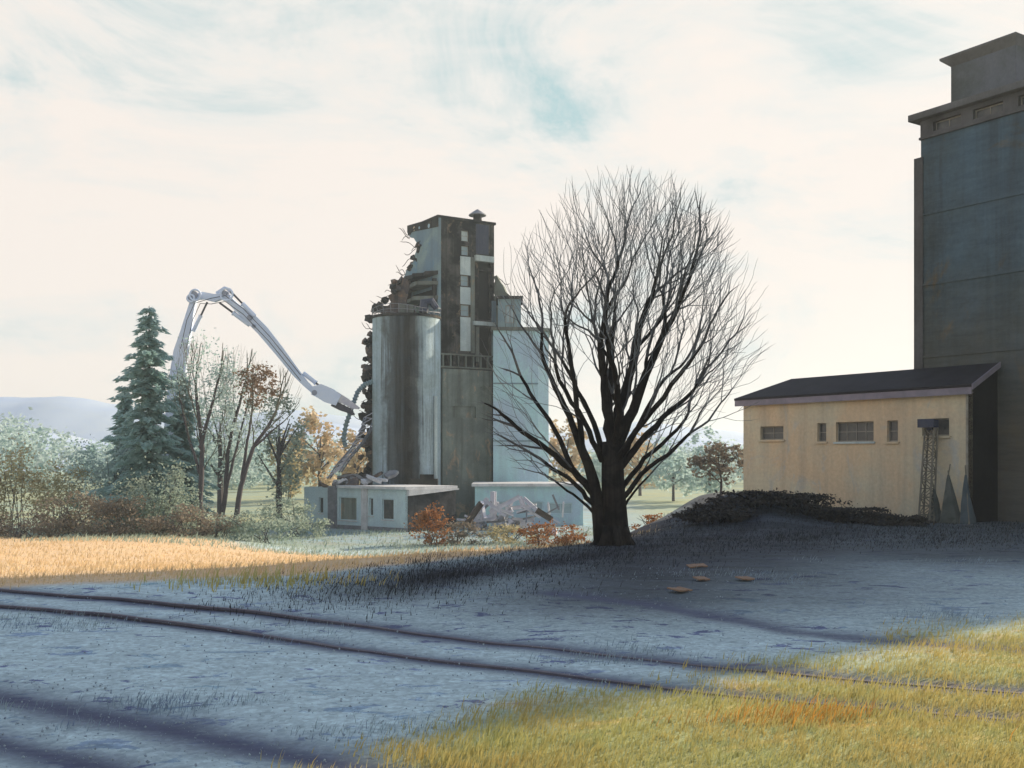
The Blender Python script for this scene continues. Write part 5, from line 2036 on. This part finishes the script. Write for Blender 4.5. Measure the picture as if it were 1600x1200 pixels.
def bare_fan(px, Y, stems, envpx, label, seed, rmin=0.018, leaf=None, twig='twig_far'):
    """slender bare tree: stems is a list of pixel polylines with a start radius"""
    rnd = random.Random(seed + 700)
    X = (px - 800) / FPX * Y
    base = V((X, Y, hz(X, Y)))
    root = thing('slender_bare_tree', base, label, 'tree')
    cx, cy, wx, wy = envpx
    m = Y / FPX
    env = (P(cx, cy, Y), (wx / 2 * m, wx / 2 * m, wy / 2 * m))
    tb, cb = MB(), MB()
    for pl, r in stems:
        pts = [P(a, b, Y) + V((0, c, 0)) for a, b, c in pl]
        if pl[0][1] > 800:
            pts[0].z = hz(pts[0].x, pts[0].y) - 0.15
        sm = []
        for i in range(len(pts) - 1):
            for t in range(4):
                sm.append(pts[i].lerp(pts[i + 1], t / 4) + V((rnd.gauss(0, .04), 0, 0)))
        sm.append(pts[-1])
        tb.tube(sm, [r * (1 - 0.55 * i / (len(sm) - 1)) for i in range(len(sm))], 8, cap=False)
        org = sm[len(sm) // 4] - V((0, 0, 2.5))
        d = (sm[-1] - sm[-3]).normalized()
        grow(cb, sm[-1], d, r * 0.42, org, env, rnd, rmin, 0.9, 0.07, 0.04, 0.12, None, 0.95, 0.011)
        for i in range(len(sm) // 3, len(sm) - 1, 2):
            side = Matrix.Rotation(rnd.uniform(0, 2 * PI), 3, d) @ d.orthogonal().normalized()
            grow(cb, sm[i], (d * 0.85 + side * 0.55).normalized(), r * 0.24, org, env, rnd, rmin, 0.9, 0.07, 0.04, 0.12, None, 0.95, 0.011)
    tb.build('trunk', M['bark_far'], root, smooth=True)
    co = cb.build('crown', M[twig], root)
    if leaf:
        lm, lcx, lcy, lwx, lwy, n = leaf
        lb = MB()
        leaf_cards(lb, clump_points(rnd, P(lcx, lcy, Y), (lwx / 2 * m, lwx / 2 * m, lwy / 2 * m), n, 34, 0.34, -1), 0.15, rnd)
        lb.build('foliage', M[lm], root)
    return root


bare_fan(313, 84, [([(313, 842, 0), (312, 780, 0), (316, 700, 0), (306, 620, .2)], .30), ([(313, 700, 0), (330, 640, -.3), (345, 590, -.5)], .17), ([(312, 740, 0), (290, 670, .3), (278, 620, .5)], .13)],
         (316, 630, 130, 215), 'slender bare tree with an upright trunk, nearest to the excavator boom', 1, leaf=('teal_far', 318, 590, 110, 130, 1500))
bare_fan(342, 86, [([(340, 838, 0), (352, 770, 0), (358, 690, .2), (378, 610, .3)], .24), ([(352, 770, 0), (372, 700, -.4), (388, 640, -.6)], .14)],
         (372, 640, 125, 200), 'slender bare tree leaning right, between the two other slender trees', 2, leaf=('teal_far', 365, 640, 110, 150, 1500))
bare_fan(366, 82, [([(364, 838, 0), (376, 760, 0), (395, 700, .1), (424, 655, .2)], .25), ([(376, 760, 0), (384, 690, .4), (392, 630, .6)], .15), ([(395, 700, .1), (420, 680, -.5), (446, 660, -.8)], .11)],
         (420, 645, 120, 155), 'slender tree leaning far right with a tuft of brown leaves', 3, leaf=('brown_leaf', 404, 604, 62, 66, 1300))
far_tree('far_tree', 436, 96, 612, 84, M['bush_green'], 'pale green round crowned tree at the right end of the left tree group', n=2200, leaf=0.19, seed=9, ncl=30)
far_tree('far_tree', 345, 104, 600, 110, M['teal_far'], 'hazy blue green leafy tree behind the slender bare trees', n=2600, leaf=0.24, seed=10, ncl=34)

# bushes along the edge of the straw field
bush_obj('bush', 116, 76, 150, 72, M['bush'], 'wide brown bramble bush at the straw field edge, far left', 'bush', 3400, 0.13, 1, ncl=40)
bush_obj('bush', 196, 75, 130, 62, M['bush'], 'brown bramble bush below the tall conifer', 'bush', 3000, 0.13, 2, ncl=38)
bush_obj('bush', 250, 77, 120, 118, M['bush_green'], 'tall grey green bush with dark leaves before the conifers', 'bush', 3600, 0.15, 3, ncl=40)
bush_obj('bush', 280, 74, 110, 52, M['bush'], 'low brown bush left of the slender bare trunk', 'bush', 2400, 0.12, 4)
bush_obj('bush', 405, 75, 130, 52, M['bush_green'], 'low sage green bush under the leaning trees', 'bush', 2600, 0.12, 5)
bush_obj('bush', 455, 84, 100, 66, M['bush_green'], 'sage green bush at the left end of the annex house', 'bush', 2400, 0.14, 6)
bush_obj('bush', 22, 82, 120, 150, M['bush_olive'], 'tall olive tan bush at the left picture edge', 'bush', 3600, 0.15, 7)
bush_obj('bush', 92, 88, 120, 112, M['bush_olive'], 'olive tan bush behind the wide bramble bush', 'bush', 3200, 0.15, 8)
bush_obj('bush', 172, 90, 120, 160, M['teal_far'], 'blue green bush between the olive bush and the conifers', 'bush', 3600, 0.17, 9)
bush_obj('bush', 30, 74, 130, 40, M['bush'], 'low brown bramble at the straw field edge by the left picture edge', 'bush', 2000, 0.12, 10)
bush_obj('bush', 340, 76, 90, 40, M['bush'], 'low brown bush at the foot of the slender bare trees', 'bush', 1600, 0.11, 11)
# rust coloured shrubs before the ruins
bush_obj('rust_shrub', 676, 77, 66, 62, M['rust'], 'rust orange shrub at the dark gable of the annex house', 'shrub', 1300, 0.15, 20)
bush_obj('rust_shrub', 716, 78, 80, 40, M['bush'], 'brown shrub right of the rust orange shrub', 'shrub', 1000, 0.14, 21)
bush_obj('rust_shrub', 846, 76, 74, 38, M['rust'], 'low rust shrub in front of the low pale building', 'shrub', 900, 0.14, 22)
bush_obj('rust_shrub', 893, 75, 62, 36, M['rust'], 'low rust shrub just left of the big tree trunk', 'shrub', 800, 0.14, 23)
bush_obj('rust_shrub', 800, 79, 78, 30, M['bush_olive'], 'tan grey shrub before the scrap heap', 'shrub', 900, 0.14, 24)
bush_obj('rust_shrub', 1024, 70, 76, 28, M['rust'], 'low rust shrub right of the big tree trunk', 'shrub', 800, 0.13, 25)
# dark brambles on the bank before the shed
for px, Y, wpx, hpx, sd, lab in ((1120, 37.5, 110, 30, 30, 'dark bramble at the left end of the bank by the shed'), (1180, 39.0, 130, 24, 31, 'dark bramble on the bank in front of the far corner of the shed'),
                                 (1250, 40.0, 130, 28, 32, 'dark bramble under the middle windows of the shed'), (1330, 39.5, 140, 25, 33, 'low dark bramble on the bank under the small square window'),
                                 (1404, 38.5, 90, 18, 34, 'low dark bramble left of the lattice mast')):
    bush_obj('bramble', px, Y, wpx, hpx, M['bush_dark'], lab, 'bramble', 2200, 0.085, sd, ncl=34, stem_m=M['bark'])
far_tree('far_tree', 1126, 62, 690, 90, M['bush'], 'grey brown tree close to the left corner of the shed', n=1300, leaf=0.16, seed=31, ncl=30)
# orange and grey trees behind the ruins and the big tree
far_tree('far_tree', 500, 150, 648, 90, M['orange_far'], 'orange autumn tree left of the fallen conveyor, beyond the annex house', n=1500, leaf=0.5, seed=40, trunk_h=0.1)
far_tree('far_tree', 556, 160, 668, 70, M['orange_far'], 'orange autumn tree seen through the fallen conveyor', n=1200, leaf=0.5, seed=41, trunk_h=0.1)
far_tree('far_tree', 452, 140, 672, 66, M['bush_olive'], 'olive tree beyond the leaning slender tree', n=1000, leaf=0.42, seed=42, trunk_h=0.1)
far_tree('far_tree', 884, 150, 655, 70, M['orange_far'], 'orange autumn tree between the annex block and the big bare tree', n=1300, leaf=0.45, seed=43, trunk_h=0.1)
far_tree('far_tree', 1000, 170, 672, 70, M['orange_far'], 'faint tan tree right behind the trunk of the big bare tree', n=1000, leaf=0.5, seed=44, trunk_h=0.1)
far_tree('far_tree', 1052, 150, 690, 100, M['teal_far'], 'blue grey tree right of the big bare trunk', n=1300, leaf=0.45, seed=45, trunk_h=0.1)
far_tree('far_tree', 1110, 140, 676, 90, M['teal_far'], 'blue grey tree behind the grey brown tree by the shed', n=1200, leaf=0.42, seed=46, trunk_h=0.1)


def far_wood():
    """a wood far off that reads as one mass"""
    rnd = random.Random(77)
    mb = MB()
    for k in range(150):
        px = rnd.uniform(-150, 1300)
        Y = rnd.uniform(190, 330)
        if 560 < px < 880 and rnd.random() < 0.6:
            continue
        X = (px - 800) / FPX * Y
        top = zat(np.interp(px, [-150, 0, 60, 150, 250, 600, 900, 1300], [650, 655, 668, 690, 680, 690, 690, 695]) + rnd.uniform(-8, 14), Y)
        H = top - LOW
        leaf_cards(mb, clump_points(rnd, (X, Y, LOW + H * 0.5), (H * 0.42 + 2, H * 0.4, H * 0.52), 420, 20, 0.33, -1), 0.62, rnd)
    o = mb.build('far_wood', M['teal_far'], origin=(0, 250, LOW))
    tag(o, 'hazy blue green wood far behind the ruins', 'wood', None, 'stuff')


far_wood()


# ------------------------------------------------------------------ grass
def blades(name, mat, n, area, mask, hfun, wid, label, cat, lean=(0.25, 0.0), segs=2, seed=0, thin=None):
    r = np.random.default_rng(seed)
    x0, x1, y0, y1 = area
    # denser close to the camera, where a blade is large in the picture
    n = int(n * 1.4)
    k = int(n * 8)
    yy = y0 * (y1 / y0) ** r.random(k)
    lim = 0.92
    xx = (r.random(k) * 2 - 1) * lim * yy
    ok = (xx > x0) & (xx < x1)
    xx, yy = xx[ok], yy[ok]
    pr = mask(xx, yy)
    if y0 < 9:
        for ln, wr in ((LA, 0.26), (LB, 0.22), (LC, 0.3)):
            pr = pr * (1 - 0.93 * np.exp(-(line_dist(xx, yy, ln) / wr) ** 4))
    keep = r.random(len(xx)) < pr
    xx, yy = xx[keep][:n], yy[keep][:n]
    n = len(xx)
    zz = height(xx, yy)
    hh = hfun(xx, yy) * (0.45 + 1.35 * r.random(n) ** 2.6)
    ww = wid * r.uniform(0.6, 1.3, n) * (1 + 0.035 * np.maximum(yy - 8, 0))
    a = r.uniform(0, 2 * PI, n)
    la = r.normal(0.0, 0.9, n)
    lx = np.cos(la) * lean[0] + r.normal(0, 0.22, n) + lean[1]
    ly = np.sin(la) * 0.3 + r.normal(0, 0.2, n)
    vs = np.zeros((n, 5, 3))
    dx, dy = np.cos(a) * ww / 2, np.sin(a) * ww / 2
    for j, (f, wf) in enumerate(((0, 1.0), (0.55, 0.75))):
        bx = xx + lx * hh * f * f
        by = yy + ly * hh * f * f
        vs[:, j * 2, :] = np.stack([bx - dx * wf, by - dy * wf, zz - 0.02 + hh * f], 1)
        vs[:, j * 2 + 1, :] = np.stack([bx + dx * wf, by + dy * wf, zz - 0.02 + hh * f], 1)
    vs[:, 4, :] = np.stack([xx + lx * hh, yy + ly * hh, zz + hh * 0.95], 1)
    base = np.arange(n) * 5
    quads = np.stack([base, base + 1, base + 3, base + 2], 1)
    tris = np.stack([base + 2, base + 3, base + 4], 1)
    me = bpy.data.meshes.new(name)
    me.from_pydata(vs.reshape(-1, 3).tolist(), [], quads.tolist() + tris.tolist())
    me.materials.append(mat)
    o = bpy.data.objects.new(name, me)
    COL.objects.link(o)
    tag(o, label, cat, None, 'stuff')
    return o


blades('grass', M['grass_y'], 52000, (-4, 16, 7.5, 19), lambda x, y: grass_mask(x, y), lambda x, y: 0.075 + 0.05 * np.maximum(0, fbm(x, y, 1.2, 5)), 0.011,
       'yellow green grass in the sunny lower right corner', 'grass', (0.3, 0.15), seed=1)
blades('dry_grass', M['grass_o'], 5200, (-3, 12, 7.5, 15), lambda x, y: grass_mask(x, y) * sstep(0.25, 0.55, fbm(x + 3, y * 1.6, 1.8, 7)), lambda x, y: 0.16 + 0.0 * x, 0.012,
       'orange dry grass tufts standing among the yellow green grass', 'grass', (0.3, 0.2), seed=2)
blades('straw_grass', M['straw'], 26000, (-60, 8, 19.5, 80), lambda x, y: straw_mask(x, y), lambda x, y: 0.12 + 0.10 * np.maximum(0, fbm(x, y, 2, 9)), 0.016,
       'sunlit straw coloured field grass sloping down to the left trees', 'grass', (0.2, 0.1), seed=3)


def bank_mask(x, y):
    s = crest_dist(x, y)
    return np.clip(np.exp(-((s + 1.6) / 2.4) ** 2) * sstep(-6.5, -2, x) + sstep(5, 9, x) * sstep(27, 33, y) * 0.9, 0, 1) * (s < 1.5)


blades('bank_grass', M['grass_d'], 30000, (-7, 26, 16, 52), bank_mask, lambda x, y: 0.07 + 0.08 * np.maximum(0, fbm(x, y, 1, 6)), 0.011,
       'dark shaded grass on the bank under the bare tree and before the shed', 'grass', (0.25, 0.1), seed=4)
blades('yard_weeds', M['grass_b'], 15000, (-9, 12, 8, 26), lambda x, y: sstep(0.15, 0.6, fbm(x * 0.8 + 9, y * 1.5, 1.2, 9)) * (1 - grass_mask(x, y)) * (crest_dist(x, y) < -0.3), lambda x, y: 0.075 + 0.05 * np.maximum(0, fbm(x, y, 0.8, 2)), 0.009,
       'blue grey weeds scattered over the gravel yard', 'weeds', (0.35, 0.2), seed=5)
blades('yellow_tufts', M['grass_y'], 2600, (-8, -1, 18, 24.5), lambda x, y: np.exp(-(((x + 5.2) / 1.7) ** 2 + ((y - 21.3) / 0.8) ** 2)), lambda x, y: 0.26 + 0.0 * x, 0.018,
       'yellow green tufts at the near edge of the straw field', 'grass', (0.25, 0.1), seed=6)


blades('rough_weeds', M['bush_green'], 9000, (-30, 9, 58, 96), lambda x, y: 0.25 + 0.75 * sstep(-0.1, 0.5, fbm(x, y, 1.9, 14)) * (1 - straw_mask(x, y)) * (crest_dist(x, y) > 3) - 0.25 * (y < 60), lambda x, y: 0.24 + 0.2 * np.maximum(0, fbm(x + 2, y, 2, 9)), 0.022,
       'sage green rough weeds on the low ground before the annex house and the ruins', 'weeds', (0.3, 0.1), seed=7)


def gravel():
    r = np.random.default_rng(9)
    n = 7000
    yy = 7.8 * (24 / 7.8) ** r.random(n)
    xx = (r.random(n) * 2 - 1) * 0.58 * yy
    keep = (r.random(n) > grass_mask(xx, yy)) & (crest_dist(xx, yy) < -0.2)
    xx, yy = xx[keep], yy[keep]
    zz = height(xx, yy)
    mb = MB()
    rnd = random.Random(8)
    for x, y, z in zip(xx, yy, zz):
        s = 0.005 + 0.016 * rnd.random() ** 4
        R = Euler((rnd.uniform(0, 6), rnd.uniform(0, 6), rnd.uniform(0, 6))).to_matrix()
        c = V((x, y, z + s * 0.2))
        p = [c + R @ V(q) * s for q in ((1, 0, 0), (-1, 0.1, 0), (0, 1, 0.1), (0.1, -1, 0), (0, 0.1, 0.7), (0, 0, -0.7))]
        mb.add(p, [(0, 2, 4), (2, 1, 4), (1, 3, 4), (3, 0, 4), (2, 0, 5), (1, 2, 5), (3, 1, 5), (0, 3, 5)])
    o = mb.build('gravel', M['stone'], origin=(0, 14, 0))
    tag(o, 'loose grey blue stones scattered over the yard', 'gravel', None, 'stuff')


M['stone'] = plain('yard_stone', (0.17, 0.21, 0.26), (0.32, 0.39, 0.42), 6.0, 0.9)
gravel()

# flat scraps of tan board lying on the bank
for k, (px, py, sx, lab) in enumerate(((1089, 889, 0.42, 'tan board scrap on the dark bank, highest and largest of the four scraps'), (1096, 909, 0.26, 'small square tan board scrap below the largest scrap'),
                                       (1164, 908, 0.34, 'tan board scrap farthest right on the dark bank'), (1062, 928, 0.40, 'thin tan board scrap lowest and farthest left of the four scraps'))):
    x, y = yard(px, py)
    c = V((x, y, hz(x, y) + 0.045))
    mb = MB()
    R = Euler((0.10, 0.04 * k - 0.06, 0.15 + 0.2 * k)).to_matrix()
    for q in range(4):
        w_ = 0.30 - 0.03 * ((q * 7 + k) % 3)
        p0 = c + R @ V((-sx / 2 + sx * q / 4, -w_ / 2, 0.006 * math.sin(q * 1.3 + k)))
        mb.hexa(p0, R @ V((sx / 4 * 0.999, 0, 0)), R @ V((0, w_, 0)), R @ V((0, 0, 0.025)))
    o = mb.build('board_scrap', M['board'], origin=c)
    tag(o, lab, 'board', 'tan board scraps on the bank')

# ------------------------------------------------------------------ hazy air
HAZE = 0.0005
if HAZE > 0:
    hb = MB()
    hb.box((0, 500, 14.5), (3200, 1500, 42))
    hm = bpy.data.materials.new('hazy_air')
    hm.use_nodes = True
    hm.node_tree.nodes.clear()
    ho_ = hm.node_tree.nodes.new('ShaderNodeOutputMaterial')
    pv = hm.node_tree.nodes.new('ShaderNodeVolumePrincipled')
    pv.inputs['Color'].default_value = (0.80, 0.94, 1.0, 1)
    pv.inputs['Density'].default_value = HAZE
    pv.inputs['Anisotropy'].default_value = 0.4
    hm.node_tree.links.new(pv.outputs['Volume'], ho_.inputs['Volume'])
    hz_o = hb.build('haze', hm, origin=(0, 500, 14.5))
    tag(hz_o, 'pale blue haze filling the air over the site', 'haze', None, 'stuff')

for _o in bpy.data.objects:
    if '_base' in _o:
        del _o['_base']
